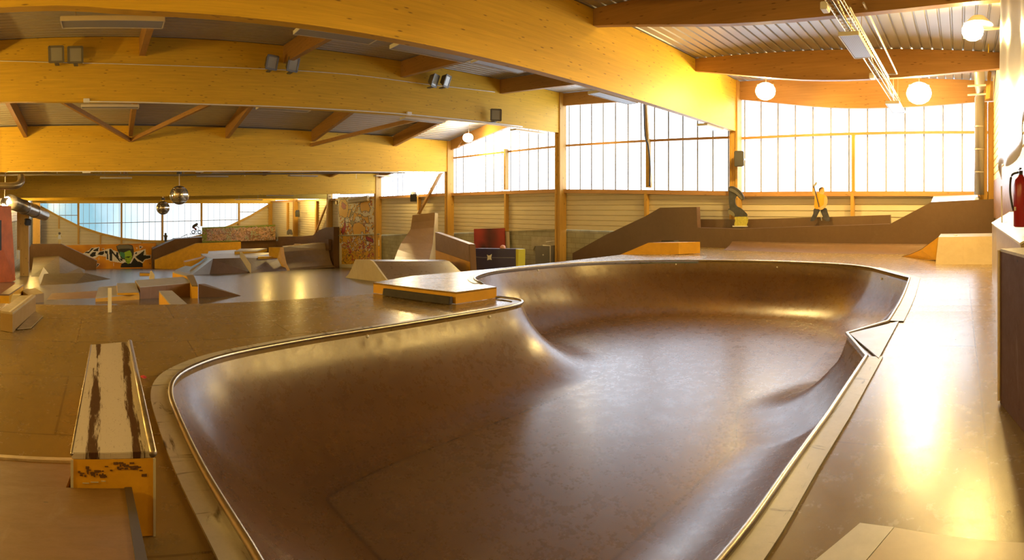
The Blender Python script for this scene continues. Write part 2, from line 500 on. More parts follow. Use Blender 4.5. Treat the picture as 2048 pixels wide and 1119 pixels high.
# index on the lobe where the raised deck ends
j12 = min(range(NL), key=lambda i: (POOL[i][0] + 6.3) ** 2 + (POOL[i][1] - 12.0) ** 2)
low = [(-8.38, YB), (1.0, YB), (1.0, 16.6), (-8.9, 16.6), (-8.9, 13.2), (-6.6, 13.2)] + [POOL[i] for i in range(j12, PN)] + [STEP, (-6.79, 5.07), (-8.38, 4.53)]
def zlow(x, y):
    if y > 12.0 and x < -1.7: return ZU
    if x < -5 and y < 7: return 0.0
    d, z = dist_edge(x, y)
    if d < 0.02: return z
    return ztop(x, y)
def zlow2(x, y): return zlow(x, y) - 0.004
deck = cdt_surface('floor', low, grid_in(low, 0.45), zlow2, DECK, None, smooth=False, skirt=0.35)
tag(deck, 'varnished golden brown plywood deck around the bowl', 'deck', kind='structure')
up = [(-8.45, 4.50), (-6.79, 5.07), STEP] + [POOL[i] for i in range(1, j12 + 1)] + [(-6.6, 13.2), (-8.9, 13.2), (-8.9, 5.6)]
updeck = thing('raised_deck', (-8.2, 7, 0), 'raised grey deck platform with yellow painted edges beside the bowl', 'platform')
UPM = ply('raised_deck_ply', (0.24, 0.19, 0.12), (0.29, 0.235, 0.16), rough=0.26, seam=0.3, scuff=0.08)
cdt_surface('deck_top', up, [], lambda x, y: ZU + 0.002, UPM, updeck, skirt=0.03)
tag(make('side_board', lambda bm: prism(bm, [(-8.9, 5.6, -.4), (-8.9, 13.2, -.4), (-8.9, 13.2, ZU - .03), (-8.9, 5.6, ZU - .03)], (.03, 0, 0)), BROWN, updeck), 'brown side board')
def fas(bm):
    for a, b in (((-8.45, 4.50), (-6.79, 5.07)), ((-6.79, 5.07), STEP)):
        d = Vector((b[0] - a[0], b[1] - a[1], 0)).normalized(); nn = Vector((-d.y, d.x, 0)) * 0.02
        prism(bm, [(a[0], a[1], 0.0), (b[0], b[1], 0.0), (b[0], b[1], ZU - 0.004), (a[0], a[1], ZU - 0.004)], nn)
tag(make('edge_board', fas, YEL, updeck), 'yellow painted riser board')
def dk(bm):
    a = Vector((-8.13, 4.58, 0)); b = Vector((-6.80, 5.02, 0)); n_ = Vector((0.32, -0.95, 0)).normalized()
    hull2(bm, [a + Vector((0, 0, 0.005)), b + Vector((0, 0, 0.005)), b + n_ * 0.10 + Vector((0, 0, 0.005)), a + n_ * 0.10 + Vector((0, 0, 0.005))],
          [a + Vector((0, 0, 0.115)), b + Vector((0, 0, 0.115)), b + n_ * 0.08 + Vector((0, 0, 0.125)), a + n_ * 0.08 + Vector((0, 0, 0.125))])
curb = make('grind_curb', dk, plain('dark_scuffed', (0.035, 0.024, 0.018), 0.7, var=0.4, vscale=8), None, bev=0.006)
tag(curb, 'dark scuffed square grind curb along the yellow platform edge', 'grind curb')
# little hip platform inside the right edge
def hipf(bm): prism(bm, [(x, y, 0.004) for x, y in [(-0.80, 7.05), (-1.30, 6.28), (-0.80, 5.30)]], (0, 0, 0.014))
tag(make('hip_platform', hipf, GREYTOP), 'small grey triangular platform jutting into the bowl edge', 'platform')
def hf2(bm):
    tube(bm, [(-0.95, 7.0, 0.03), (-1.33, 6.28, 0.03), (-0.93, 5.36, 0.03)], 0.02, 8)
# ---- walls
def zpx(x, y, Y=WY): return PY(x, y, Y).z
BLOCK_T = 0.57
sill = {0: (2.05, 2.02), 1: (2.30, 2.08), 2: (2.29, 2.31), 3: (2.24, 2.30), 4: (2.22, 2.24), 5: (2.22, 2.22), 6: (2.22, 2.22)}   # (left end, right end)
rail = {0: (3.97, 3.97), 1: (4.22, 4.02), 2: (4.23, 4.22), 3: (4.2, 4.2), 4: (4.2, 4.2), 5: (4.2, 4.2), 6: (4.2, 4.2)}
TOPZ = [4.05 + EYE, 4.40 + EYE, 4.92 + EYE, 3.60 + EYE, 2.45 + EYE, 2.3 + EYE, 2.25 + EYE, 2.2 + EYE, 2.1 + EYE]   # roof line at right wall, then at each frame
XL = [1.1] + XB + [XFAR]
def roofz(x):
    if x > XB[0]: return TOPZ[1] + (TOPZ[0] - TOPZ[1]) * min(1, (x - XB[0]) / (1.1 - XB[0]))
    for k in range(1, 8):
        if x > XL[k + 1]:
            t = (x - XL[k]) / (XL[k + 1] - XL[k]); return TOPZ[k] + (TOPZ[k + 1] - TOPZ[k]) * t
    return TOPZ[8]
def block_mat():
    m, n, b = nodes('concrete_block')
    br = N(n, 'ShaderNodeTexBrick'); br.inputs['Scale'].default_value = 1; br.inputs['Brick Width'].default_value = 0.5; br.inputs['Row Height'].default_value = 0.22
    br.inputs['Mortar Size'].default_value = 0.012; br.inputs['Color1'].default_value = (0.36, 0.34, 0.24, 1); br.inputs['Color2'].default_value = (0.43, 0.40, 0.28, 1); br.inputs['Mortar'].default_value = (0.28, 0.25, 0.18, 1)
    t = N(n, 'ShaderNodeTexCoord'); s = N(n, 'ShaderNodeSeparateXYZ'); cbn = N(n, 'ShaderNodeCombineXYZ')
    n.links.new(t.outputs['Object'], s.inputs[0])
    ad = N(n, 'ShaderNodeMath', operation='ADD'); n.links.new(s.outputs['X'], ad.inputs[0]); n.links.new(s.outputs['Y'], ad.inputs[1])
    n.links.new(ad.outputs[0], cbn.inputs[0]); n.links.new(s.outputs['Z'], cbn.inputs[1]); n.links.new(cbn.outputs[0], br.inputs['Vector'])
    f = N(n, 'ShaderNodeTexNoise', i_Scale=1.5, i_Detail=6.0); n.links.new(t.outputs['Object'], f.inputs['Vector'])
    c = mixc(n, rng(n, f.outputs[0], 0.35, 0.7, 0, 0.5), br.outputs['Color'], (0.18, 0.17, 0.12))
    n.links.new(c, b.inputs['Base Color']); b.inputs['Roughness'].default_value = 0.9
    return m
BLOCK = block_mat()
CLAD = plain('cream_cladding', (0.66, 0.58, 0.41), 0.5, var=0.05, vscale=0.8)
def clad_panel(name, p0, p1, zlo, ztop_, mat=CLAD, pitch=0.21, depth=0.035, parent=None):
    """horizontally ribbed sheet between plan points p0,p1; zlo / ztop_ may be functions of t"""
    p0, p1 = Vector(p0), Vector(p1); d = (p1 - p0); L = d.length; d.normalize(); nn = Vector((d.y, -d.x))
    zl = zlo if callable(zlo) else (lambda t: zlo); zh = ztop_ if callable(ztop_) else (lambda t: ztop_)
    bm = B(); ns = max(2, int(L / 1.2)); 
    zmin = min(zl(0), zl(1), zl(.5)); zmax = max(zh(k / 20) for k in range(21))
    lev = []; z = zmin
    while z < zmax:
        lev += [(z, depth), (z + pitch * 0.80, depth), (z + pitch * 0.86, 0), (z + pitch * 0.94, 0)]; z += pitch
    lev.append((zmax, 0))
    cols = []
    for i in range(ns + 1):
        t = i / ns; q = p0 + d * L * t; col = []
        for z, dp in lev:
            zz = min(max(z, zl(t)), zh(t)); r = q + nn * dp
            col.append(bm.verts.new((r.x, r.y, zz)))
        cols.append(col)
    for i in range(ns):
        for k in range(len(lev) - 1):
            f = bm.faces.new((cols[i][k], cols[i + 1][k], cols[i + 1][k + 1], cols[i][k + 1]))
    bmesh.ops.dissolve_degenerate(bm, dist=1e-5, edges=bm.edges)
    me = bpy.data.meshes.new(name); bm.to_mesh(me); bm.free()
    o = link(name, me, mat, parent)
    return o
# block wall
def BT(x):
    if x > -15.8: return BLOCK_T
    if x > -31.9: return BLOCK_T + (x + 15.8) * 0.055
    return BLOCK_T - 0.885 + (x + 31.9) * 0.07
def bw(bm):
    prism(bm, [(1.1, WY, -5.6), (1.1, WY, BLOCK_T), (-15.8, WY, BLOCK_T), (-31.9, WY, BT(-31.9)), (XFAR, WY, BT(XFAR)), (XFAR, WY, -5.6)], (0, .3, 0))
tag(make('wall_north', bw, BLOCK), 'grey concrete block base of the window wall', 'wall', kind='structure')
cl = thing('wall_cladding', (0, 0, 0), 'cream ribbed metal cladding under the long window band', 'wall cladding', kind='structure')
ends = [1.1] + XB[:]
for k in range(7):
    xr = ends[k] if k else 1.0; xl = XB[k]
    a, b = sill[k]
    clad_panel('cladding_panel', (xl + 0.3 * 0, WY), (xr, WY), (lambda t, xl=xl, xr=xr: BT(xl + (xr - xl) * t)), (lambda t, a=a, b=b: a + (b - a) * t), parent=cl)
clad_panel('cladding_panel', (XFAR, WY), (XB[6], WY), (lambda t: BT(XFAR + (XB[6] - XFAR) * t)), 2.22, parent=cl)
# glazing: translucent ribbed sheets
def glaze_mat():
    m, n, b = nodes('polycarbonate'); o = n.nodes['Material Output']
    tr = N(n, 'ShaderNodeBsdfTransparent'); tr.inputs[0].default_value = (0.93, 0.95, 0.97, 1)
    gl = N(n, 'ShaderNodeBsdfGlossy'); gl.inputs['Roughness'].default_value = 0.25; gl.inputs['Color'].default_value = (0.8, 0.8, 0.8, 1)
    ms = N(n, 'ShaderNodeMixShader'); ms.inputs[0].default_value = 0.05
    n.links.new(tr.outputs[0], ms.inputs[1]); n.links.new(gl.outputs[0], ms.inputs[2]); n.links.new(ms.outputs[0], o.inputs[0])
    return m
GLAZE = glaze_mat()
SEAMM = plain('seam_grey', (0.30, 0.32, 0.36), 0.5)
RAILM = glulam('sill_timber', (0.55, 0.30, 0.12), 'X')
def window(k, x0, x1, s, r, seamstep=0.62):
    """one bay of the window band, sheet + seams + sill + rail"""
    w = thing('window_%d' % k, ((x0 + x1) / 2, WY, 2.0), 'tall band of translucent sheets above the cladding', 'window', kind='structure')
    tz = lambda x: roofz(x) + 0.05
    def gfn(bm): prism(bm, [(x0, WY + 0.1, s[0]), (x1, WY + 0.1, s[1]), (x1, WY + 0.1, tz(x1)), (x0, WY + 0.1, tz(x0))], (0, 0.02, 0))
    make('pane', gfn, GLAZE, w)
    def sf(bm):
        x = x0 + 0.35
        while x < x1:
            t = (x - x0) / (x1 - x0); box(bm, (x, WY + 0.085, (s[0] + (s[1] - s[0]) * t + tz(x)) / 2), (0.055, 0.02, tz(x) - (s[0] + (s[1] - s[0]) * t)))
            x += seamstep
    make('sheet_seam', sf, SEAMM, w)
    def sl(bm): prism(bm, [(x0, WY - 0.22, s[0]), (x1, WY - 0.22, s[1]), (x1, WY - 0.22, s[1] - 0.16), (x0, WY - 0.22, s[0] - 0.16)], (0, 0.30, 0))
    make('window_sill', sl, RAILM, w)
    def rf(bm): prism(bm, [(x0, WY - 0.06, r[0]), (x1, WY - 0.06, r[1]), (x1, WY - 0.06, r[1] - 0.09), (x0, WY - 0.06, r[0] - 0.09)], (0, 0.10, 0))
    make('window_rail', rf, RAILM, w)
    return w
xs_ = [1.0] + XB
for k in range(7):
    window(k + 1 if k < 6 else 9, XB[k] + (0.0), xs_[k] if k == 0 else XB[k - 1], sill[k], rail[k])
window(7, XFAR, XB[6], (2.2, 2.22), (4.2, 4.2))
# mullions and studs under the sill
def stud(x, zlo, zhi, w=0.13, name='trim', Y=WY - 0.12):
    tag(make('trim_%d' % stud.n, lambda bm: box(bm, (x, Y, (zlo + zhi) / 2), (w, 0.22, zhi - zlo)), POST), kind='structure'); stud.n += 1
stud.n = 1
for px, py0, py1 in ((1709, 271, 384), (1300, 278, 375), (1016, 298, 380), (1297, 0, 0), (1707, 386, 435), (1297, 383, 432), (1017, 384, 462), (842, 390, 420)):
    if py0 == 0: continue
    x = PY(px, 400, WY).x
    stud(x, zpx(px, py1), zpx(px, py0), 0.11)
for px, py0, py1 in ((636, 402, 460), (578, 405, 460), (677, 402, 408)):
    x = PY(px, 400, WY).x
    stud(x, zpx(px, py1), zpx(px, py0), 0.30)

# ---- posts
for k in range(7):
    x = XB[k]; zb = -3.4 if k else -1.4
    zb = min(zb, zf(x) - 0.05) if k else -0.6
    zt = roofz(x) - 0.02
    pt = thing('timber_post', (x + 0.15, WY - 0.25, zb), ['thick glulam post beside the winding skate figure cutout', 'thick glulam post right of the blue panel and steel door', 'glulam post rising behind the brown and yellow wedge', 'glulam post right of the yellow graffiti mural', 'glulam post left of the yellow graffiti mural', 'far glulam post with a small black speaker', 'farthest glulam post in the corner by the long banner'][k], 'post', 'posts along the window wall')
    pt['kind'] = 'structure'
    def flank(bm, s=0): box(bm, (x + 0.04 + 0.22 * s, WY - 0.25, (zb + zt) / 2), (0.085, 0.42, zt - zb))
    zbm = [2.72, 3.18, 1.88, 0.945, 0.96, 0.9, 0.8][k] + EYE
    make('post_board', lambda bm: flank(bm, 0), POST, pt, bev=0.008)
    make('post_board', lambda bm: flank(bm, 1), POST, pt, bev=0.008)
    make('post_core', lambda bm: box(bm, (x + 0.15, WY - 0.24, (zb + zbm) / 2), (0.135, 0.36, zbm - zb)), POST, pt)
# corner post at the right end, made of two members
cp = thing('timber_post', (0.82, WY - 0.5, 0), 'double timber post in the corner by the ventilation pipe', 'post', 'posts along the window wall'); cp['kind'] = 'structure'
for dx, w in ((-0.07, 0.24), (0.18, 0.22)):
    make('post_board', lambda bm: box(bm, (0.87 + dx - 0.06, WY - 0.45, 2.6), (w, 0.3, 4.4)), POST, cp, bev=0.01)
# right wall
def rw(bm): box(bm, (1.2, 4.2, 1.6), (0.2, 26.6, 8.4))
tag(make('wall_east', rw, plain('wall_backing', (0.30, 0.24, 0.16), 0.8)), 'dark lower wall along the right edge', 'wall', kind='structure')
tag(clad_panel('wall_cladding', (1.08, WY), (1.08, -2), 1.5, 5.6, depth=0.03), 'cream ribbed cladding on the right hand wall', 'wall cladding', kind='structure')
def bk(bm): box(bm, (-10.0, YB - 0.15, 1.6), (22.6, 0.3, 8.4))
tag(make('wall_south', bk, plain('south_wall', (0.42, 0.36, 0.24), 0.8)), 'plain wall behind the viewer', 'wall', kind='structure')
# left side wall, running in towards the far corner
def lw(bm): prism(bm, [(-21.3, YB - 0.1, -5), (-22.0, -6.0, -5), (XFAR, -7.85, -5.5), (XFAR, -8.1, -5.5), (-22.0, YB - 0.1, -5)], (0, 0, 5.9))
tag(make('wall_west', lw, BLOCK), 'grey green block base of the left side wall', 'wall', kind='structure')
SW0, SW1 = Vector((-22.0, -6.0)), Vector((XFAR, -7.85))
tag(clad_panel('wall_cladding', (-22.0, -6.0), (XFAR, -7.85), 0.9 - 0.4, 4.2), 'cream ribbed cladding high on the left side wall', 'wall cladding', kind='structure')

# ---- far gable wall
curve = [(66, 404), (78, 411), (118, 433), (158, 452.6), (201, 467), (243, 477), (284, 481.5), (325, 482.5), (370, 478), (420, 466), (461, 451), (500, 432), (530, 414), (545, 405)]
CP = [PX(x, y, XFAR) for x, y in curve]
lo_y, hi_y = CP[0].y, CP[-1].y
def curve_z(yy):
    for a, b in zip(CP[:-1], CP[1:]):
        if a.y <= yy <= b.y: t = (yy - a.y) / (b.y - a.y); return a.z + (b.z - a.z) * t
    return CP[0].z if yy < lo_y else CP[-1].z
fw = thing('wall_far', (XFAR, 5, -4), 'far gable wall with sweeping timber curve', 'wall', kind='structure')
def farlow(bm): box(bm, (XFAR - 0.15, 4.8, -3.85), (0.3, 27, 3.1))
make('wall_base', farlow, BLOCK, fw)
o = clad_panel('cladding_panel', (XFAR, hi_y + 0.2), (XFAR, lo_y - 0.2), -0.9, (lambda t: curve_z(hi_y + 0.2 + (lo_y - hi_y - 0.4) * t)), pitch=0.3, depth=0.05)
o.parent = fw; o.matrix_parent_inverse = Matrix.Translation(-fw.location)
# finer sampling of the curve edge
bpy.data.objects.remove(o)
bm = B(); NSEG = 60; lev = []; z = -2.4
while z < 2.6: lev += [(z, .05), (z + .24, .05), (z + .255, 0), (z + .285, 0)]; z += 0.3
cols = []
for i in range(NSEG + 1):
    yy = lo_y - 0.3 + (hi_y - lo_y + 0.6) * i / NSEG; zc = curve_z(yy)
    cols.append([bm.verts.new((XFAR + 0.02 + dp, yy, min(zz, zc))) for zz, dp in lev])
for i in range(NSEG):
    for k in range(len(lev) - 1): bm.faces.new((cols[i][k], cols[i + 1][k], cols[i + 1][k + 1], cols[i][k + 1]))
bmesh.ops.dissolve_degenerate(bm, dist=1e-5, edges=bm.edges)
me = bpy.data.meshes.new('cladding_panel'); bm.to_mesh(me); bm.free(); me.transform(Matrix.Translation(-fw.location))
link('cladding_panel', me, CLAD, fw)
def rib(bm):
    n_ = 60; rings = []
    for i in range(n_ + 1):
        yy = lo_y + (hi_y - lo_y) * i / n_; zc = curve_z(yy)
        rings.append([bm.verts.new((XFAR + a, yy, zc + b)) for a, b in ((0.0, -0.12), (0.2, -0.12), (0.2, 0.12), (0.0, 0.12))])
    for a, b in zip(rings[:-1], rings[1:]):
        for k in range(4): bm.faces.new((a[k], a[(k + 1) % 4], b[(k + 1) % 4], b[k]))
tag(make('trim_40', rib, glulam('curve_timber', (0.62, 0.40, 0.10), 'Y')), 'sweeping curved timber under the far windows', kind='structure')
w8 = thing('window_8', (XFAR, 5, 0), 'far gable window band above the sweeping timber curve', 'window', kind='structure')
def fg(bm):
    pts = [(XFAR - 0.05, lo_y - .3 + (hi_y - lo_y + .6) * i / 40, 0) for i in range(41)]
    lo = [bm.verts.new((p[0], p[1], curve_z(p[1]))) for p in pts]; hi = [bm.verts.new((p[0], p[1], 3.2)) for p in pts]
    for i in range(40): bm.faces.new((lo[i], lo[i + 1], hi[i + 1], hi[i]))
make('pane', fg, GLAZE, w8)
def fs(bm):
    y = lo_y + 0.3
    while y < hi_y: z0 = curve_z(y); box(bm, (XFAR, y, (z0 + 2.4) / 2), (0.03, 0.035, 2.4 - z0)); y += 0.62
make('sheet_seam', fs, SEAMM, w8)
for px, yb in ((157, 488), (243, 487), (325, 484), (403, 452), (478, 450)):
    p = PX(px, 405, XFAR + 0.15); q = PX(px, yb, XFAR + 0.15)
    make('window_post', lambda bm: box(bm, (XFAR + 0.12, p.y, (2.1 + q.z) / 2), (0.2, 0.2, 2.1 - q.z)), POST, w8)
def fr(bm):
    for a, b, ya, yb2 in ((158, 402, 447.5, 441.5), (403, 478, 441, 440), (118, 158, 431, 431), (480, 512, 424, 424)):
        p = PX(a, ya, XFAR + .06); q = PX(b, yb2, XFAR + .06)
        prism(bm, [p, q, q + Vector((0, 0, .07)), p + Vector((0, 0, .07))], (0.08, 0, 0))
make('window_rail', fr, SEAMM, w8)
for px, yt, yb in ((201, 468, 488), (118, 434, 457), (284, 482, 488)):
    p = PX(px, yt, XFAR + .1); q = PX(px, yb, XFAR + .1)
    make('window_stud', lambda bm: box(bm, (XFAR + .12, p.y, (p.z + q.z) / 2), (.14, .14, p.z - q.z)), POST, w8)
def fh(bm): box(bm, (XFAR + 0.2, 4.8, 2.35), (0.3, 26, 0.8))
tag(make('trim_41', fh, BEAM), 'timber header above the far windows', kind='structure')

# ---- roof sheet: trapezoidal ribs running with the frames
def roof_fn(x0, x1, z0, z1):
    def fn(bm):
        L = x0 - x1; n_ = int(L / 0.27); pr = []
        for i in range(n_ + 1):
            for f, dz in ((0, 0), (0.72, 0), (0.78, 0.035), (0.90, 0.035), (0.96, 0)):
                t = (i + f) / (n_ + 1); pr.append((x0 - L * t, z0 + (z1 - z0) * t + dz))
        pr.append((x1, z1))
        a = [bm.verts.new((x, YB - .2, z)) for x, z in pr]; b = [bm.verts.new((x, WY + 0.15, z)) for x, z in pr]
        for i in range(len(pr) - 1): bm.faces.new((a[i], a[i + 1], b[i + 1], b[i]))
    return fn
ROOFM = plain('roof_sheet', (0.42, 0.41, 0.39), 0.42, 0.25, var=0.08, vscale=0.5)
rf = thing('ceiling', (-20, 4, 6), 'ribbed pale metal roof sheet over the timber frames', 'ceiling', kind='structure')
for k in range(8):
    make('roof_sheet', roof_fn(XL[k], XL[k + 1], TOPZ[k], TOPZ[k + 1]), ROOFM, rf)
# outside skin so the sky does not shine through
def skin(bm): prism(bm, [(XL[k], YB - .3, TOPZ[k] + .2) for k in range(9)] + [(XL[k], YB - .3, TOPZ[k] + .3) for k in range(8, -1, -1)], (0, WY - YB + 0.9, 0))
make('roof_skin', skin, plain('roof_skin_grey', (.3, .3, .3), .8), rf)

# ---- main beams, bottoms traced as gently cambered members
bot = {0: [(0, 15), (286, 28), (700, 57), (1043, 136), (1215, 178), (1400, 239), (1477, 264)],
       1: [(0, 204), (175, 204), (600, 218), (800, 230), (1000, 248), (1125, 266)],
       2: [(0, 344), (250, 344), (500, 344), (700, 343), (895, 343)],
       3: [(10, 396), (200, 395), (450, 390), (600, 389), (757, 387)],
       4: [(0, 401), (300, 401), (480, 398), (665, 391)]}
LB = ['huge front glulam beam sweeping from the top left down to the speaker post', 'second glulam beam carrying pairs of floodlights on its face', 'third glulam beam with thin cable trays under its edge', 'fourth glulam beam directly behind the mirror balls', 'fifth glulam beam low in the far hall', 'sixth glulam beam deep in the far hall', 'last glulam beam close to the far windows']
for k in range(7):
    x = XB[k] + 0.25
    if k in bot: pts = [PX(a, b, x) for a, b in bot[k]]; pts = [(p.y, p.z) for p in pts]
    else: pts = [(-3, 2.2 - .05 * (k - 5)), (WY - .1, 2.3 - .05 * (k - 5))]
    pts.sort()
    # even out small wiggles
    if len(pts) > 3:
        sm = [pts[0]] + [(pts[i][0], (pts[i - 1][1] + 2 * pts[i][1] + pts[i + 1][1]) / 4) for i in range(1, len(pts) - 1)] + [pts[-1]]
        pts = sm
    pts = [(YB, pts[0][1])] + [p for p in pts if p[0] < WY - 0.15]
    pts.append((WY - 0.1, pts[-1][1]))
    cur = []
    cur = catmull(pts, 4) if len(pts) > 2 else pts
    zt = TOPZ[k + 1] - 0.03
    def fn(bm):
        prism(bm, [(x, a, b) for a, b in cur] + [(x, WY - 0.1, zt), (x, YB, zt)], (-0.21, 0, 0))
    tag(make('roof_beam', fn, BEAM), LB[k], 'roof beam', 'main roof beams', kind='structure')
PYS = [17.25, 13.7, 9.3, 5.2, 0.9, -3.7]
for k in range(0, 7):
    x0 = XL[k] if k else 1.05; x1 = XB[k]
    if k: x0 = XB[k - 1] + 0.04
    x1 = XB[k] + 0.25
    for j, py in enumerate(PYS):
        if k == 0 and j == 1: py = 14.06
        if k == 0:
            bl = [(x1, 4.0 + EYE), (-4.2, 3.46 + EYE), (-1.5, 3.40 + EYE), (x0, 3.62 + EYE)]
            if j == 0: bl = [(x1, 3.75 + EYE), (-4.2, 3.27 + EYE), (-1.5, 3.22 + EYE), (x0, 3.40 + EYE)]
            cur = catmull(bl, 5)
            pts = [(a, py, b) for a, b in cur] + [(x0, py, roofz(x0) - .02), (-2.5, py, roofz(-2.5) - .02), (x1, py, roofz(x1) - .02)]
        else:
            pts = [(x0, py, roofz(x0) - .58), (x0, py, roofz(x0) - .02), (x1, py, roofz(x1) - .02), (x1, py, roofz(x1) - .55)]
        def fn(bm): prism(bm, pts, (0, 0.17, 0))
        tag(make('purlin_beam', fn, PURL), 'timber purlin between the main beams under the roof sheet', 'roof beam', 'purlins between the main beams', kind='structure')
# diagonal braces in the roof
def brace(name, a, b, w=0.12, lab=None):
    def fn(bm):
        a_, b_ = Vector(a), Vector(b); d = (b_ - a_).normalized(); s = d.cross(Vector((0, 0, 1))).normalized() * w / 2
        prism(bm, [a_ - s, a_ + s, a_ + s + Vector((0, 0, .16)), a_ - s + Vector((0, 0, .16))], b_ - a_)
    tag(make(name, fn, PURL), lab or 'slanting timber brace between two roof beams', 'brace', 'roof braces', kind='structure')
for yy, s in ((1.0, 3.9), (1.0, -3.9), (9.3, 4.2)):
    brace('brace_beam', (XB[2] + .25, yy, roofz(XB[2]) - .75), (XB[1] + .1, yy + s, roofz(XB[1]) - 1.0))
# wall braces leaning on the window wall
def wbrace(pa, pb):
    a = PY(*pa, WY - .35); b = PY(*pb, WY - .35)
    def fn(bm):
        s = Vector((0.09, 0, 0)); prism(bm, [a - s, a + s, a + s + Vector((0, .14, 0)), a - s + Vector((0, .14, 0))], b - a)
    return fn
tag(make('brace_beam', wbrace((835, 428), (880, 345)), PURL), 'slanting timber brace in front of the windows above the tall brown ramp', 'brace', kind='structure')
tag(make('brace_beam', wbrace((628, 470), (658, 392)), PURL), 'slanting timber brace in the far wall bay beside the mural', 'brace', kind='structure')
tag(make('brace_beam', wbrace((912, 296), (942, 250)), PURL), 'short slanting brace by the lit lamp above the third post', 'brace', kind='structure')
KEEP_WORLD['on'] = False
#PART3
# ================================================================== PAINTED PANELS (mural art as vertex colour)
def attr_mat(name, rough=0.6):
    m, n, b = nodes(name); a = N(n, 'ShaderNodeAttribute', attribute_name='paint'); n.links.new(a.outputs['Color'], b.inputs['Base Color'])
    b.inputs['Roughness'].default_value = rough; return m
PAINT = attr_mat('painted_surface')
def seg_d(px, py, a, b):
    ex, ey = b[0] - a[0], b[1] - a[1]; L = ex * ex + ey * ey or 1e-9
    t = max(0, min(1, ((px - a[0]) * ex + (py - a[1]) * ey) / L)); return math.hypot(px - a[0] - ex * t, py - a[1] - ey * t)
def shapes_color(x, y, shapes, bgc):
    for sh in reversed(shapes):
        col, P, w = sh[:3]; oc = sh[3] if len(sh) > 3 else (0.02, 0.015, 0.01)
        if len(P) == 2 or (len(P) > 2 and sh[0] is None):       # stroke
            if min(seg_d(x, y, P[i], P[i + 1]) for i in range(len(P) - 1)) < w: return oc
            continue
        xs = [p[0] for p in P]; ys = [p[1] for p in P]
        if x < min(xs) - w or x > max(xs) + w or y < min(ys) - w or y > max(ys) + w: continue
        ins = inpoly(x, y, P); d = min(seg_d(x, y, P[i], P[(i + 1) % len(P)]) for i in range(len(P))) if w else 9
        if w and d < w: return oc
        if ins: return col
    return bgc(x, y) if callable(bgc) else bgc
def painted(name, TL, TR, BR, BL, zc, nu, nv, fn, parent=None, thick=0.03, normal=None, wave=0.0):
    """TL.. world corners, zc = the same corners in drawing coordinates"""
    bm = B(); lay = bm.loops.layers.float_color.new('paint'); V = []
    nn = normal or (TR - TL).cross(BL - TL).normalized()
    for j in range(nv + 1):
        row = []
        for i in range(nu + 1):
            s, t = i / nu, j / nv
            p = TL.lerp(TR, s).lerp(BL.lerp(BR, s), t)
            if wave: p = p + nn * wave * (sin(s * 31) * .6 + sin(s * 13 + 1) * .8 + sin(t * 5)) * (0.3 + t)
            row.append(bm.verts.new(p))
        V.append(row)
    for j in range(nv):
        for i in range(nu):
            s, t = (i + .5) / nu, (j + .5) / nv
            x = (zc[0][0] * (1 - s) + zc[1][0] * s) * (1 - t) + (zc[3][0] * (1 - s) + zc[2][0] * s) * t
            y = (zc[0][1] * (1 - s) + zc[1][1] * s) * (1 - t) + (zc[3][1] * (1 - s) + zc[2][1] * s) * t
            f = bm.faces.new((V[j][i], V[j + 1][i], V[j + 1][i + 1], V[j][i + 1])); c = fn(x, y)
            for l in f.loops: l[lay] = (*c, 1)
    r = bmesh.ops.extrude_face_region(bm, geom=bm.faces[:], use_keep_orig=True)
    for v in [g for g in r['geom'] if isinstance(g, bmesh.types.BMVert)]: v.co = v.co - nn * thick
    me = bpy.data.meshes.new(name); bm.to_mesh(me); bm.free()
    org = TL.copy() if parent is None else parent_world(parent)
    me.transform(Matrix.Translation(-org)); o = link(name, me, PAINT, parent)
    if parent is None: o.location = org
    return o
def Zm(ox, oy, sc): return lambda x, y: (ox + x / sc, oy + y / sc)

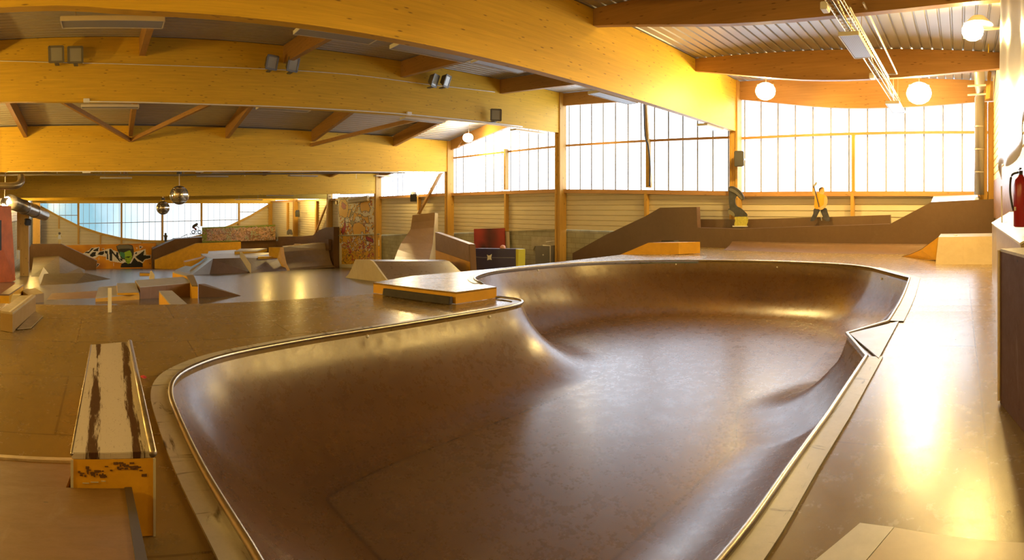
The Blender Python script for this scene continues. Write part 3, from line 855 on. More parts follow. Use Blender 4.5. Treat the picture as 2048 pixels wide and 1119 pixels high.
# ---- yellow mural between two posts
z1 = Zm(660, 380, 6.583)
MC = [(103, 92), (630, 76), (643, 1030), (125, 1030)]
mw = [PY(*z1(*c), WY - 0.28) for c in MC]
Yc, Rc, Wc, Gc = (0.78, 0.42, 0.02), (0.42, 0.03, 0.03), (0.80, 0.74, 0.62), (0.40, 0.30, 0.08)
ms = [(Yc, [(120, 170), (150, 118), (190, 122), (205, 105), (240, 150), (262, 210), (255, 290), (240, 355), (205, 370), (160, 340), (125, 350), (112, 260)], 3),
      (Rc, [(165, 150), (200, 175), (225, 195), (220, 245), (190, 255), (155, 215)], 2),
      (Yc, [(262, 255), (308, 252), (290, 300), (270, 370), (240, 350)], 3), (Gc, [(305, 270), (325, 295), (290, 365), (275, 365)], 2),
      (Yc, [(312, 400), (330, 310), (375, 200), (410, 190), (420, 215), (385, 225), (350, 290), (380, 330), (420, 310), (450, 330), (430, 360), (370, 350), (335, 410)], 3),
      (Yc, [(415, 165), (470, 150), (520, 140), (515, 90), (548, 150), (520, 180), (545, 240), (530, 290), (480, 270), (430, 290), (415, 240)], 3),
      (Yc, [(430, 330), (470, 350), (520, 350), (528, 440), (490, 430), (470, 380), (440, 390)], 3),
      (Wc, [(355, 350), (400, 345), (425, 400), (385, 420), (355, 395)], 2), (Wc, [(217, 370), (255, 375), (262, 415), (225, 430)], 2),
      (Rc, [(205, 370), (220, 460), (215, 540), (175, 575), (155, 560), (155, 505), (190, 480)], 3),
      (Gc, [(290, 395), (355, 415), (310, 480), (285, 430)], 2),
      (Yc, [(255, 420), (290, 440), (300, 560), (270, 500)], 2),
      (Yc, [(330, 440), (400, 420), (450, 450), (490, 500), (480, 570), (420, 590), (330, 585), (310, 510)], 3),
      (Yc, [(555, 470), (600, 440), (640, 470), (635, 560), (615, 500), (585, 475), (570, 520)], 3),
      (Wc, [(430, 545), (455, 545), (450, 640), (425, 650)], 2),
      (Yc, [(165, 580), (235, 590), (240, 700), (175, 680)], 2),
      (Rc, [(490, 605), (540, 625), (575, 650), (580, 700), (550, 680), (495, 660)], 3),
      (Wc, [(500, 665), (530, 690), (520, 730), (500, 720)], 2),
      (Yc, [(600, 760), (640, 730), (655, 800), (640, 880), (605, 870)], 3)]
def mural_bg(x, y):
    v = Vector((x / 26, y / 52, 0)); n1 = noise.noise(v + Vector((noise.noise(v * 1.7) * 1.3, noise.noise(v * 1.3 + Vector((5, 1, 0))) * 1.3, 0)))
    dens = 1.0 if y > 600 else (0.0 if (x > 520 or y < 330) else 0.35 * (y - 330) / 270)
    if y > 975 and x < 640: return (0.75, 0.66, 0.45)
    if dens < .99:
        if noise.noise(Vector((x / 30, y / 30, 3))) > dens * 1.2 - .1: return (0.80, 0.70, 0.48)
    if x < 130 + (y > 700) * 30: return (0.80, 0.70, 0.48)
    if abs(n1) < 0.035 or abs(n1 - 0.28) < 0.03: return (0.03, 0.02, 0.01)
    if n1 > 0.28 and y < 800: return Wc
    if n1 < -0.32: return Rc
    if n1 < -0.24: return Gc
    return Yc
mural = painted('graffiti_mural', mw[0], mw[1], mw[2], mw[3], MC, 90, 150, lambda x, y: shapes_color(x, y, ms, mural_bg), normal=Vector((0, -1, 0)), thick=0.06)
tag(mural, 'tall cream panel covered in yellow and red graffiti figures between two posts', 'mural')
def mr(bm):
    a = PY(*z1(120, 597), WY - .36); b = PY(*z1(655, 578), WY - .36); tube(bm, [a, b], 0.05, 8)
tag(make('wall_rail', mr, plain('grey_pipe', (.42, .38, .28), .5)), 'thin grey rail fixed across the yellow mural', 'rail')
def mt(bm):
    a = PY(*z1(250, 160), WY - .44); b = PY(*z1(505, 122), WY - .44); tube(bm, [a, b], 0.11, 10); tube(bm, [a + Vector((0, 0, .18)), b + Vector((0, 0, .18))], .10, 10)
tag(make('rolled_banner', mt, plain('rolled_cloth', (.62, .52, .34), .7)), 'rolled pale banner hung at the top of the yellow mural', 'banner')

# ---- orange wall with black lettering and a green face
z2 = Zm(100, 470, 8.904)
OC = [(150, 182), (1890, 140), (1890, 590), (150, 612)]
ow = [PX(*z2(*c), XFAR + 0.25) for c in OC]
K = (0.012, 0.010, 0.008); WO = (0.82, 0.74, 0.60)
GR, GR2 = (0.33, 0.52, 0.03), (0.05, 0.22, 0.10)
os_ = [(WO, [(590, 325), (760, 225), (880, 205), (880, 290), (1045, 235), (1200, 290), (1500, 300), (1700, 245), (1710, 350), (1800, 355), (1790, 420), (1690, 440), (1650, 500), (1300, 495), (1060, 455), (1000, 380), (870, 360), (800, 410), (700, 380)], 0),
       (K, [(605, 320), (640, 290), (690, 290), (740, 225), (800, 225), (745, 270), (700, 320)], 4, WO), (K, [(755, 270), (870, 208), (865, 285), (780, 285)], 4, WO),
       (K, [(705, 345), (760, 295), (830, 290), (810, 345), (840, 355), (760, 390), (715, 375)], 4, WO),
       (K, [(840, 345), (880, 290), (965, 275), (970, 320), (940, 350), (880, 350)], 4, WO), (K, [(930, 235), (965, 235), (960, 252), (930, 252)], 3, WO),
       (K, [(975, 270), (1030, 270), (1045, 430), (1005, 430), (1005, 330), (975, 320)], 5, WO),
       (K, [(1050, 240), (1095, 240), (1170, 340), (1180, 290), (1215, 295), (1230, 400), (1290, 470), (1235, 470), (1115, 330), (1110, 460), (1060, 450)], 5, WO),
       (K, [(1230, 400), (1290, 420), (1300, 460), (1250, 450)], 4, WO),
       (K, [(1500, 330), (1530, 295), (1560, 295), (1545, 340)], 4, WO), (K, [(1560, 350), (1690, 252), (1670, 350), (1740, 355), (1795, 355), (1790, 410), (1690, 430), (1650, 480), (1560, 430), (1510, 380)], 5, WO),
       (K, [(1590, 185), (1650, 205), (1600, 245)], 5, WO), (K, [(1815, 210), (1845, 195), (1840, 220)], 3, WO), (WO, [(1530, 220), (1560, 218), (1545, 245)], 0), (K, [(835, 495), (885, 510), (850, 550), (830, 560)], 3, WO),
       (K, [(1255, 570), (1270, 510), (1330, 480), (1440, 500), (1500, 395), (1560, 450), (1650, 500), (1655, 565)], 0),
       (None, [(1510, 395), (1545, 440), (1570, 465)], 7, WO),
       ((0.035, 0.03, 0.02), [(1180, 190), (1230, 165), (1400, 160), (1470, 180), (1490, 260), (1490, 340), (1460, 420), (1330, 430), (1270, 420), (1225, 320), (1195, 250)], 0),
       ((0.16, 0.14, 0.09), [(1190, 190), (1240, 172), (1390, 168), (1460, 190), (1470, 240), (1330, 235), (1210, 245)], 0),
       (GR2, [(1240, 290), (1330, 310), (1330, 400), (1300, 410), (1255, 360)], 0),
       (GR, [(1235, 290), (1250, 340), (1262, 380), (1240, 350)], 0),
       (GR, [(1325, 300), (1420, 265), (1450, 310), (1462, 380), (1450, 440), (1415, 500), (1385, 508), (1350, 470), (1330, 420), (1335, 380)], 0),
       ((0.03, 0.06, 0.01), [(1335, 385), (1400, 372), (1440, 372), (1400, 400), (1345, 395)], 0), (None, [(1360, 465), (1400, 470)], 5, (0.05, .12, .02)),
       ((0.12, 0.25, 0.01), [(1345, 400), (1365, 440), (1350, 465), (1340, 430)], 0),
       (None, [(1135, 490), (1135, 540)], 4, WO), (None, [(870, 400), (868, 430)], 4, WO), (None, [(1780, 505), (1782, 508)], 9, K)]
def orange_bg(x, y):
    n1 = noise.noise(Vector((x / 160, y / 120, 1))); k = 0.85 + 0.3 * n1
    return (0.78 * k, (0.30 + .05 * n1) * k, 0.008)
omw = painted('orange_mural', ow[0], ow[1], ow[2], ow[3], OC, 240, 64, lambda x, y: shapes_color(x, y, os_, orange_bg), normal=Vector((1, 0, 0)), thick=0.1)
tag(omw, 'orange far wall mural with black angular lettering and a green face', 'mural')

# ---- long graffiti banner
z3 = Zm(360, 430, 9.752)
BC = [(428, 238), (1860, 185), (1860, 482), (430, 535)]
bw_ = [PX(*z3(*c), x) for c, x in zip(BC, (-53.55,) * 4)]
def ban(x, y):
    v = Vector((x / 75, y / 75, 0)); w = Vector((noise.noise(v * 1.2), noise.noise(v * 1.2 + Vector((7, 3, 0))), 0)) * 2.2; n1 = noise.noise(v + w)
    t = (x - 428) / 1432; edge = y < 262 - 45 * t + 22 * noise.noise(Vector((x / 60, 0, 4))) or x < 520 and noise.noise(v * 2) > -.1 or (y > 500 - 10 * t and x < 1150)
    if edge: return (0.10, 0.15, 0.02) if noise.noise(v * 5) > 0 else (0.19, 0.22, 0.05)
    if abs(n1) < .045: return (0.05, 0.02, 0.02)
    if n1 > .12: return (0.45, 0.27, 0.22) if noise.noise(v * .45) > -.1 else (0.27, 0.30, 0.22)
    if n1 > 0: return (0.34, 0.22, 0.17)
    if n1 > -.25: return (0.42, 0.28, 0.16) if noise.noise(v * .6 + Vector((3, 3, 3))) > 0 else (0.33, 0.26, 0.27)
    return (0.20, 0.10, 0.08)
tag(painted('graffiti_banner', bw_[0], bw_[1], bw_[2], bw_[3], BC, 230, 52, ban, normal=Vector((1, -.05, 0)).normalized(), thick=0.02), 'long banner of pink and green wildstyle graffiti in the far corner', 'banner')

# ================================================================== LOWER HALL RAMPS AND BOXES
def top_at(p, z): return Vector((p.x, p.y, z))
def solid(name, lo, hi, mat, parent=None, bev=0.0):
    def fn(bm): hull2(bm, lo, hi)
    return make(name, fn, mat, parent, bev=bev)
def fbox(name, label, cat, A, Bq, ya, BL, mat, topmat=None, zbase=None, group=None, capname='top_sheet', drop=0.0):
    """box from its front base corners (pixels), the row of the front top edge and the back left top corner"""
    a = PF(*A) if zbase is None else PZ(*A, zbase); b = PF(*Bq) if zbase is None else PZ(*Bq, zbase)
    zt = at_y(a, ya).z; bl = PZ(*BL, zt); v = Vector((bl.x - a.x, bl.y - a.y, 0))
    a.z -= drop; b.z -= drop
    lo = [a, b, b + v, a + v]
    if zbase is None:
        for q in (2, 3): lo[q] = top_at(lo[q], min(lo[q].z, zf(lo[q].x)))
    th = thing(name, ((a.x + b.x) / 2, (a.y + b.y) / 2, min(p.z for p in lo)), label, cat, group)
    solid('body', lo, [top_at(p, zt - 0.02) for p in lo], mat, th)
    if topmat:
        c = sum((Vector((p.x, p.y, 0)) for p in lo), Vector()) / 4
        lo2 = [top_at(p, zt - 0.02) for p in lo]; solid(capname, lo2, [top_at(p, zt) for p in lo], topmat, th)
    return th, zt, lo
# stepped manual pads with yellow fronts
_, zt1, lo1 = fbox('manual_pad', 'low wide yellow fronted pad, lowest of the stepped boxes', 'manual pad', (191, 603), (279, 598.5), 595, (197, 574), YEL, GREYTOP)
_, zt1b, _ = fbox('manual_pad', 'smaller yellow fronted pad stacked on the low wide pad', 'manual pad', (235, 590), (277.5, 589), 584, (233.5, 566), YEL, GREYTOP, zbase=zt1)
fbox('manual_box', 'long brown box with a shiny grey top behind the slanting ledge', 'manual box', (280, 597.5), (384, 592), 573, (270, 560), BROWN, GREYTOP)
# kinked yellow hubba ledge
def hub():
    N1, N2 = PF(384, 596), PF(396, 596); z = at_y(N1, 570).z
    F1, F2 = PZ(373, 550.5, z), PZ(387, 549, z); G1, G2 = PZ(345, 542, z + .02), PZ(352, 539.5, z + .02)
    th = thing('hubba_ledge', (N1.x, N1.y, N1.z), 'tall kinked yellow ledge with olive top in front of the funbox', 'grind ledge')
    fl = lambda p: top_at(p, zf(p.x))
    solid('near_block', [fl(p) for p in (N1, N2, F2, F1)], [top_at(p, z - .03) for p in (N1, N2, F2, F1)], YEL, th)
    solid('far_block', [fl(p) for p in (F1 + Vector((-.02, 0, 0)), F2 + Vector((-.02, 0, 0)), G2, G1)], [top_at(p, z - .03) for p in (F1, F2, G2, G1)], YEL, th)
    tag(solid('top_sheet', [top_at(p, z - .03) for p in (N1, N2, F2, F1)], [top_at(p, z) for p in (N1, N2, F2, F1)], plain('olive_top', (.20, .14, .05), .4, var=.2), th), 'olive brown top sheet')
    tag(solid('metal_sheet', [top_at(p, z - .03) for p in (F1, F2, G2, G1)], [top_at(p, z) for p in (F1, F2, G2, G1)], GREYTOP, th), 'grey metal top')
hub()
# dark triangular bank
def tb():
    a, b, c = PF(397, 594.5), PF(483, 591), PF(410, 575); t = at_y(a, 567.5)
    def fn(bm):
        v = [bm.verts.new(p) for p in (a, b, c, t, at_y(c, 567))]
        for f in ((0, 1, 3), (1, 4, 3), (1, 2, 4), (0, 3, 4, 2), (0, 2, 1)): bm.faces.new([v[i] for i in f])
    return fn
tag(make('triangle_bank', tb(), DARKB), 'dark triangular kicker bank pointing right of the yellow ledge', 'bank ramp')
# bench at the deck edge
def bench():
    L = PF(318, 608); z = at_y(L, 581).z
    P = [L, PZ(345, 612, z), PZ(378, 610.5, z), PZ(344, 580.5, z)]
    P[0] = PZ(318, 581, z)
    th = thing('grind_bench', (P[1].x, P[1].y, zf(P[1].x)), 'short yellow grind bench with shiny grey top at the deck edge', 'grind bench')
    solid('body', [top_at(p, zf(p.x)) for p in P], [top_at(p, z - .03) for p in P], YEL, th)
    solid('top_sheet', [top_at(p, z - .03) for p in P], [top_at(p, z) for p in P], GREYTOP, th)
bench()
def pole(bm):
    p = PZ(219.5, 624, 0.0); box(bm, (p.x, p.y, 0.175), (0.05, 0.055, 0.35))
tag(make('white_post', pole, WHITE, bev=.004), 'short upright white post standing on the deck edge', 'post')
fbox('curb_block', 'tiny low yellow block far out on the floor', 'block', (281, 551), (300, 551), 545.5, (279, 543.5), YEL, TAN)
def wedge():
    a = PF(299, 566); d = math.hypot(a.x, a.y)
    return [PD(x, y, d) for x, y in ((299, 558), (301, 543.5), (304, 542), (309, 549), (309, 561.5))]
tag(make('ramp_fin', lambda bm: prism(bm, wedge(), (-0.25, 0, 0)), PALE), 'small pale plywood fin standing on the grey box', 'fin')

# ---- funbox
ZP = -1.82
fb = thing('funbox', (-37, 10, -3), 'broad funbox with dark front banks and pale grey top', 'funbox')
T = [PD(426, 517, 34.6), PD(560, 516, 40.2)]
b1, b2 = PF(382, 548.5), PF(574, 540.5); mid_b = PF(500, 545); 
TBl, TBr = PZ(408, 506, ZP), PZ(556, 504.5, ZP)
mt_ = PD(482, 515, 36.7)
def bank1(bm):
    lo = [b1, mid_b, top_at(mt_, zf(mt_.x)), top_at(T[0], zf(T[0].x))]
    v = [bm.verts.new(p) for p in (b1, mid_b, mt_, T[0], top_at(mt_, zf(mt_.x)), top_at(T[0], zf(T[0].x)))]
    for f in ((0, 1, 2, 3), (1, 4, 2), (0, 3, 5), (0, 5, 4, 1), (2, 4, 5, 3)): bm.faces.new([v[i] for i in f])
make('front_bank', bank1, DARKB, fb)
T1b = PD(561, 516, 40.2)
def bank2(bm):
    v = [bm.verts.new(p) for p in (mid_b, b2, T1b, mt_, top_at(T1b, zf(T1b.x)), top_at(mt_, zf(mt_.x)))]
    for f in ((0, 1, 2, 3), (1, 4, 2), (0, 3, 5), (0, 5, 4, 1), (2, 4, 5, 3)): bm.faces.new([v[i] for i in f])
make('front_bank', bank2, DARKB, fb)
# pale bank running down to the left
q1, q2 = PF(349, 540), PF(383, 550)
def slope(bm):
    v = [bm.verts.new(p) for p in (q1, q2, T[0], PD(411, 514.5, 38.0), top_at(T[0], -3.2), top_at(PD(411, 514.5, 38.0), -3.4))]
    for f in ((0, 1, 2, 3), (1, 4, 2), (0, 3, 5), (0, 5, 4, 1), (2, 4, 5, 3)): bm.faces.new([v[i] for i in f])
tag(make('side_bank', slope, GREYTOP, fb), 'pale grey side bank')
def ftop(bm):
    P = [PD(411, 515, 37.9), PD(426, 517, 34.6), PD(482, 515, 36.7), PD(561, 516, 40.2), PD(566, 504, 41.2), PD(402, 507, 41.0)]
    prism(bm, [top_at(p, zf(p.x) - .1) for p in P], (0, 0, 0.001)); bm.clear()
    hull2(bm, [top_at(p, -3.6) for p in P], P)
make('platform', ftop, plain('funbox_top', (.42, .36, .28), .35, var=.2), fb)
dv = [PD(x, y, 35.0) for x, y in ((480.3, 504), (485, 504.5), (502, 528.5), (502.5, 545), (500, 545), (480.3, 514))]
tag(make('divider_fin', lambda bm: prism(bm, dv, (-0.3, 0.05, 0)), PALE), 'tall pale plywood fin dividing the two dark banks', 'fin')
p_ = [PD(469, 509, 39.8), PD(513, 508.5, 41.2), PD(534, 502.5, 42.6), PD(480, 503.5, 41.2)]
lg = thing('ledge_block', (p_[0].x, p_[0].y, ZP), 'yellow edged ledge on top of the funbox', 'ledge')
solid('body', p_, [p + Vector((0, 0, .22)) for p in p_], YEL, lg); solid('top_sheet', [p + Vector((0, 0, .22)) for p in p_], [p + Vector((0, 0, .25)) for p in p_], plain('funbox_top', (1, 1, 1)), lg)
p_ = [PD(516, 518.3, 37.9), PD(555, 517.3, 39.9), PD(560, 513, 41.2), PD(520, 513, 39.6)]
tag(solid('curb_block', p_, [p + Vector((0, 0, .17)) for p in p_], YEL, bev=0), 'flat yellow block along the right edge of the funbox', 'block')
# yellow stepped block left of the funbox
pA = [PD(x, y, 37.5) for x, y in ((370, 524), (396, 518), (412, 513), (409, 516), (398, 524), (382, 532.5), (370, 531))]
tag(make('ledge_block', lambda bm: prism(bm, pA, (-0.9, 0, 0)), YEL), 'small yellow stepped block tucked left of the funbox', 'block')
# grey bank rising to the yellow wall behind the funbox
def bb(bm):
    lo = [PD(414, 511.5, 40.5), PD(474, 510, 42.0)]; hi = [PD(417, 502, 45.5), PD(472, 499, 46)]
    v = [bm.verts.new(p) for p in (lo[0], lo[1], hi[1], hi[0], top_at(hi[0], -3.8), top_at(hi[1], -3.8))]
    for f in ((0, 1, 2, 3), (3, 2, 5, 4), (0, 3, 4), (1, 5, 2), (0, 4, 5, 1)): bm.faces.new([v[i] for i in f])
tag(make('back_bank', bb, GREYTOP, fb), 'pale bank rising behind the platform')
# brown back bank and yellow boarded stair side
XBk = XFAR + 2.3
pb = [PX(x, y, XBk) for x, y in ((305.6, 498), (351, 477.5), (402, 474), (552, 474), (552, 520), (305.6, 537))]
tag(make('back_bank_wall', lambda bm: prism(bm, pb, (-1.6, 0, 0)), DARKB), 'dark brown ramp wall rising behind the yellow boarded side', 'ramp wall')
py_ = [PX(x, y, XBk + 1.2) for x, y in ((310, 520), (393, 486.7), (482, 483.7), (482, 520), (395, 532), (345, 538), (310, 537))]
tag(make('yellow_ramp_side', lambda bm: prism(bm, py_, (-.6, 0, 0)), YEL), 'long sloping yellow side board in front of the brown ramp wall', 'ramp side')
# quarter pipe with metallic surface in the far corner
def qpts(ts):
    L = [(567, 494), (568, 503), (570, 514), (573, 526), (577, 536), (581, 540.5)]; R = [(655, 485), (657, 497), (659, 508), (661, 519), (665, 529), (670, 534)]
    D0 = [41.4, 41.35, 41.15, 40.7, 40.0, 39.3]; D1 = [42.4, 42.3, 42.1, 41.7, 41.0, 40.2]
    return [PD(*p, d) for p, d in zip(L, D0)], [PD(*p, d) for p, d in zip(R, D1)]
def qp(bm):
    a, b = qpts(0); bk = [top_at(a[0] + Vector((-1.2, .3, 0)), a[0].z), top_at(b[0] + Vector((-1.2, .3, 0)), b[0].z)]
    A = a + [top_at(bk[0], -4.2)] + [bk[0]]; Bn = b + [top_at(bk[1], -4.2)] + [bk[1]]
    hull2(bm, A, Bn)
qpm = ply('metal_ply', (.24, .16, .085), (.30, .20, .11), rough=.22, seam=0, scuff=.1)
qt = thing('quarter_pipe', (-38.5, 15, -3.2), 'wide polished quarter pipe left of the mural with yellow side', 'quarter pipe')
make('curved_face', qp, qpm, qt)
ys = [PD(x, y, d) for (x, y), d in (((544, 494), 39.2), ((567, 494), 39.2), ((569, 508), 39.0), ((573, 526), 38.8), ((580, 540.5), 38.7), ((574, 540.5), 38.7), ((561, 515.5), 38.8), ((544, 511), 39.0))]
tag(make('side_board', lambda bm: prism(bm, ys, (0.03, -0.25, 0)), YEL, qt), 'yellow side board')
p_ = [PD(x, y, 43.6) for x, y in ((583, 493), (588, 488), (601, 488), (601, 493))]
tag(make('coping_block', lambda bm: prism(bm, p_, (-.4, .2, 0)), TAN, qt), 'small pale block on the coping')
# brown wall ramp behind the quarter pipe, along the window wall
pw = [PY(x, y, 16.9) for x, y in ((545, 476), (556, 469.5), (605, 468), (626, 469), (640, 459), (652, 454.5), (667, 453.5), (667, 540), (545, 530))]
pw = [PY(x, y, 16.75) for x, y in ((556, 473), (605, 472), (626, 470), (640, 459), (652, 454.5), (667.5, 453.5), (667.5, 535), (556, 520))]
tag(make('wall_ramp', lambda bm: prism(bm, pw, (0, 0.45, 0)), DARKB), 'dark brown wall ramp along the far window wall beside the post', 'wall ramp')
p_ = [PY(x, y, 16.5) for x, y in ((552, 482), (600, 480), (657, 478), (657, 500), (552, 500))]
tag(make('wall_ramp', lambda bm: prism(bm, p_, (0, 0.22, 0)), DARKB), 'lower dark ramp wall under the far posts, above the quarter pipe', 'wall ramp')

# ---- far left corner ramps
dk2 = ply('dark_bank_ply', (.12, .078, .02), (.155, .10, .032), rough=.55, spec=.25, seam=0, scuff=.1)
cw = [PX(x, y, -50.5) for x, y in ((57, 497), (63, 488), (122, 487.5), (194, 521), (192, 548), (60, 552))]
tag(make('corner_ramp_wall', lambda bm: prism(bm, cw, (-0.5, 0, 0)), DARKB), 'dark brown ramp wall in the far left corner sloping down to the right', 'ramp wall')
def cbank(bm):
    hi = [PX(67, 513.5, -50.3), PX(118, 511, -50.3), PX(160, 534, -50.0), PX(185, 547, -49.9)]
    lo = [PF(62, 553), PF(120, 552), PF(170, 551.5), PF(193, 549)]
    a = [bm.verts.new(p) for p in hi]; b = [bm.verts.new(p) for p in lo]; c = [bm.verts.new(top_at(p, -6.1)) for p in hi]
    for i in range(3):
        bm.faces.new((b[i], b[i + 1], a[i + 1], a[i])); bm.faces.new((a[i], a[i + 1], c[i + 1], c[i])); bm.faces.new((c[i], c[i + 1], b[i + 1], b[i]))
    bm.faces.new((a[0], c[0], b[0])); bm.faces.new((a[3], b[3], c[3]))
tag(make('corner_bank', cbank, dk2), 'shiny olive brown bank ramp below the corner ramp wall', 'bank ramp')
# pyramid hip with pale end
def hipp(bm):
    a, b, c = PF(80, 570), PF(150, 567), PF(222, 557.5); e = PF(92, 556)
    t1, t2 = at_y(PF(90, 561), 546.5), at_y(PF(172, 559), 545.5)
    v = [bm.verts.new(p) for p in (a, b, c, e, t1, t2, )]
    for f in ((0, 1, 4), (1, 5, 4), (1, 2, 5), (2, 3, 5), (3, 4, 5), (3, 0, 4), (0, 3, 2, 1)): bm.faces.new([v[i] for i in f])
hh = thing('hip_ramp', tuple(PF(120, 568)), 'low dark hip ramp with a pale triangular end board, far left', 'hip ramp')
make('riding_face', hipp, dk2, hh)
e_ = PF(79, 570); de = math.hypot(e_.x, e_.y)
eb = [PD(x, y, de + .4) for x, y in ((87.5, 534.5), (97, 546.5), (88, 547.5), (80.5, 569.5), (77.5, 556))]
tag(make('end_board', lambda bm: prism(bm, eb, (-.12, -.02, 0)), WHITE, hh), 'pale grey end board')
# low table, kicker and long box near the left edge
fbox('manual_table', 'plain brown manual table behind the long grey edged box', 'manual table', (58, 606), (88, 604), 588.5, (42, 578), ply('olive_ply', (.30, .19, .06), (.36, .24, .09), rough=.4, seam=0, scuff=.2))
def kick(bm):
    a, b = PF(93, 599), PF(195, 595.5); c, d = PF(104, 588), PF(195, 583)
    v = [bm.verts.new(p) for p in (a, b, d, c, at_y(c, 586), at_y(d, 581))]
    for f in ((0, 1, 5, 4), (1, 2, 5), (0, 4, 3), (2, 3, 4, 5), (0, 3, 2, 1)): bm.faces.new([v[i] for i in f])
tag(make('kicker_ramp', kick, TAN), 'long low pale kicker strip left of the yellow stepped pads', 'kicker ramp')
A_ = [PZ(x, y, 0.24) for x, y in ((0.5, 621), (25, 624.5), (71.5, 589), (40, 590.5))]
lb = thing('grind_box', (A_[1].x, A_[1].y, 0), 'long plywood grind box with a worn metal edge, at the left frame edge', 'grind box')
solid('body', [top_at(p, 0.0 if i < 2 else -0.2) for i, p in enumerate(A_)], [top_at(p, .215) for p in A_], ply('olive_ply2', (.27, .165, .05), (.33, .21, .08), rough=.35, seam=0, scuff=.3), lb)
solid('top_sheet', [top_at(p, .215) for p in A_], [top_at(p, .24) for p in A_], plain('worn_tan', (.42, .33, .20), .4, var=.25, vscale=7), lb)
ed = [A_[1].lerp(A_[0], .18), A_[1].lerp(A_[0], .32), A_[2].lerp(A_[3], .32), A_[2].lerp(A_[3], .18)]
tag(solid('metal_edge', [top_at(p, .24) for p in ed], [top_at(p, .246) for p in ed], plain('pale_metal', (.66, .58, .42), .35, .3), lb), 'pale metal strip')
# sunken slot beside it, its shaded depth painted as a dark flat plate
sl_ = [PZ(x, y, .004) for x, y in ((13, 659), (35, 658.5), (69, 623), (52, 623.5))]
tag(solid('slot_plate', sl_, [top_at(p, .009) for p in sl_], plain('dark_slot', (.05, .032, .014), .5)), 'dark flat plate painted for the shaded sunken slot beside the long grind box', 'slot plate')
sl_ = [PZ(x, y, .004) for x, y in ((35, 658.5), (62, 656), (86, 632), (69, 623))]
tag(solid('slot_plate', sl_, [top_at(p, .011) for p in sl_], plain('worn_tan', (.42, .33, .20), .4)), 'pale flat plate for the pale strip inside the sunken slot near the left edge', 'slot plate')
p_ = [PF(0, 611), PF(10, 610), PF(46, 592), PF(30, 590)]
zb_ = at_y(p_[1], 587.5).z
nb = [PZ(0, 588, zb_), PZ(18, 588, zb_), PZ(47, 568.5, zb_), PZ(29, 568, zb_)]
yb_ = thing('grind_box', (nb[1].x, nb[1].y, zf(nb[1].x)), 'second grind box with yellow end, behind the long box at the left edge', 'grind box')
solid('body', [top_at(p, zf(p.x)) for p in nb], [top_at(p, zb_ - .03) for p in nb], YEL, yb_); tag(solid('top_sheet', [top_at(p, zb_ - .03) for p in nb], [top_at(p, zb_) for p in nb], plain('purple_brown', (.20, .12, .09), .35, var=.3), yb_), 'purple brown top sheet')
pp = [PF(20, 606), PF(35, 606)]; 
tag(make('ramp_fin', lambda bm: prism(bm, [PD(x, y, 10.2) for x, y in ((21, 604), (24, 590), (40, 589.5), (32, 600))], (-.15, 0, 0)), PALE), 'pale triangular fin behind the long box at the left edge', 'fin')
# orange partition at the left
ORG = plain('orange_paint', (.62, .13, .012), .5, var=.3, vscale=1.2)
po = [PD(x, y, d) for (x, y), d in (((-30, 408), 21.5), ((22, 412), 23.4), ((31, 560), 23.4), ((-30, 585), 21.5))]
tag(make('orange_partition', lambda bm: prism(bm, po, (-.2, -.3, 0)), ORG), 'tall orange painted partition wall at the left edge', 'partition')
po = [PD(x, y, d) for (x, y), d in (((-30, 440), 21.2), ((3, 440), 22.2), ((3, 500), 22.2), ((-30, 505), 21.2))]
tag(make('notice_board', lambda bm: prism(bm, po, (-.08, -.1, 0)), BLACK), 'dark board fixed to the orange partition', 'board')
# side posts
for lab, x0, x1, ya, yb, d in (('side wall glulam post with a speaker, beside the orange partition', 40, 57, 405, 554, 31.0), ('paler glulam post in the far left corner', 66, 80, 405, 490, 51.5), ('thin timber post just behind the orange partition', 34, 42, 410, 500, 33.5)):
    a, b = PD(x0, ya, d), PD(x1, ya, d); zb2 = PD(x0, yb, d).z
    tag(make('timber_post', lambda bm: prism(bm, [top_at(a, zb2), top_at(b, zb2), b, a], (-.35, 0, 0)), POST), lab, 'post', kind='structure')
eb = [PD(x, y, 30.5) for x, y in ((30, 496), (46, 496), (46, 530), (30, 560))]
tag(make('electrical_cabinet', lambda bm: prism(bm, [PD(x, y, 29.5) for x, y in ((33, 500), (37, 500), (38, 518), (33.5, 518))], (-.15, 0, 0)), plain('grey_box', (.5, .48, .4), .5)), 'small grey switch box on the block wall left of the post', 'switch box')

# ================================================================== LAUNCH RAMP, TALL RAMP, WEDGE
def side_pt(x, y, A=PF(690, 555), Bp=PF(776, 566)): return PL(x, y, A, Bp)
A, Bq = PF(690, 555), PF(776, 566)
prof_ = [side_pt(*p) for p in ((690, 554.8), (697, 548), (703, 537), (708, 525), (710.5, 518.3), (739, 519), (745, 522), (752, 531), (762, 545), (771, 557), (779, 566))]
off = Vector((1.35, 2.3, 0))
lr = thing('launch_ramp', tuple(side_pt(735, 560)), 'double sided launch ramp with a cream end board, left of the yellow platform', 'launch ramp')
th_ = (off.normalized() * 0.06)
tag(make('end_board', lambda bm: prism(bm, prof_, th_), PALE, lr), 'cream end board')
make('riding_face', lambda bm: prism(bm, [p + th_ for p in prof_], off), ply('ramp_ply', (.15, .09, .04), (.19, .12, .055), rough=.28, seam=0, scuff=.15), lr, smooth=False)
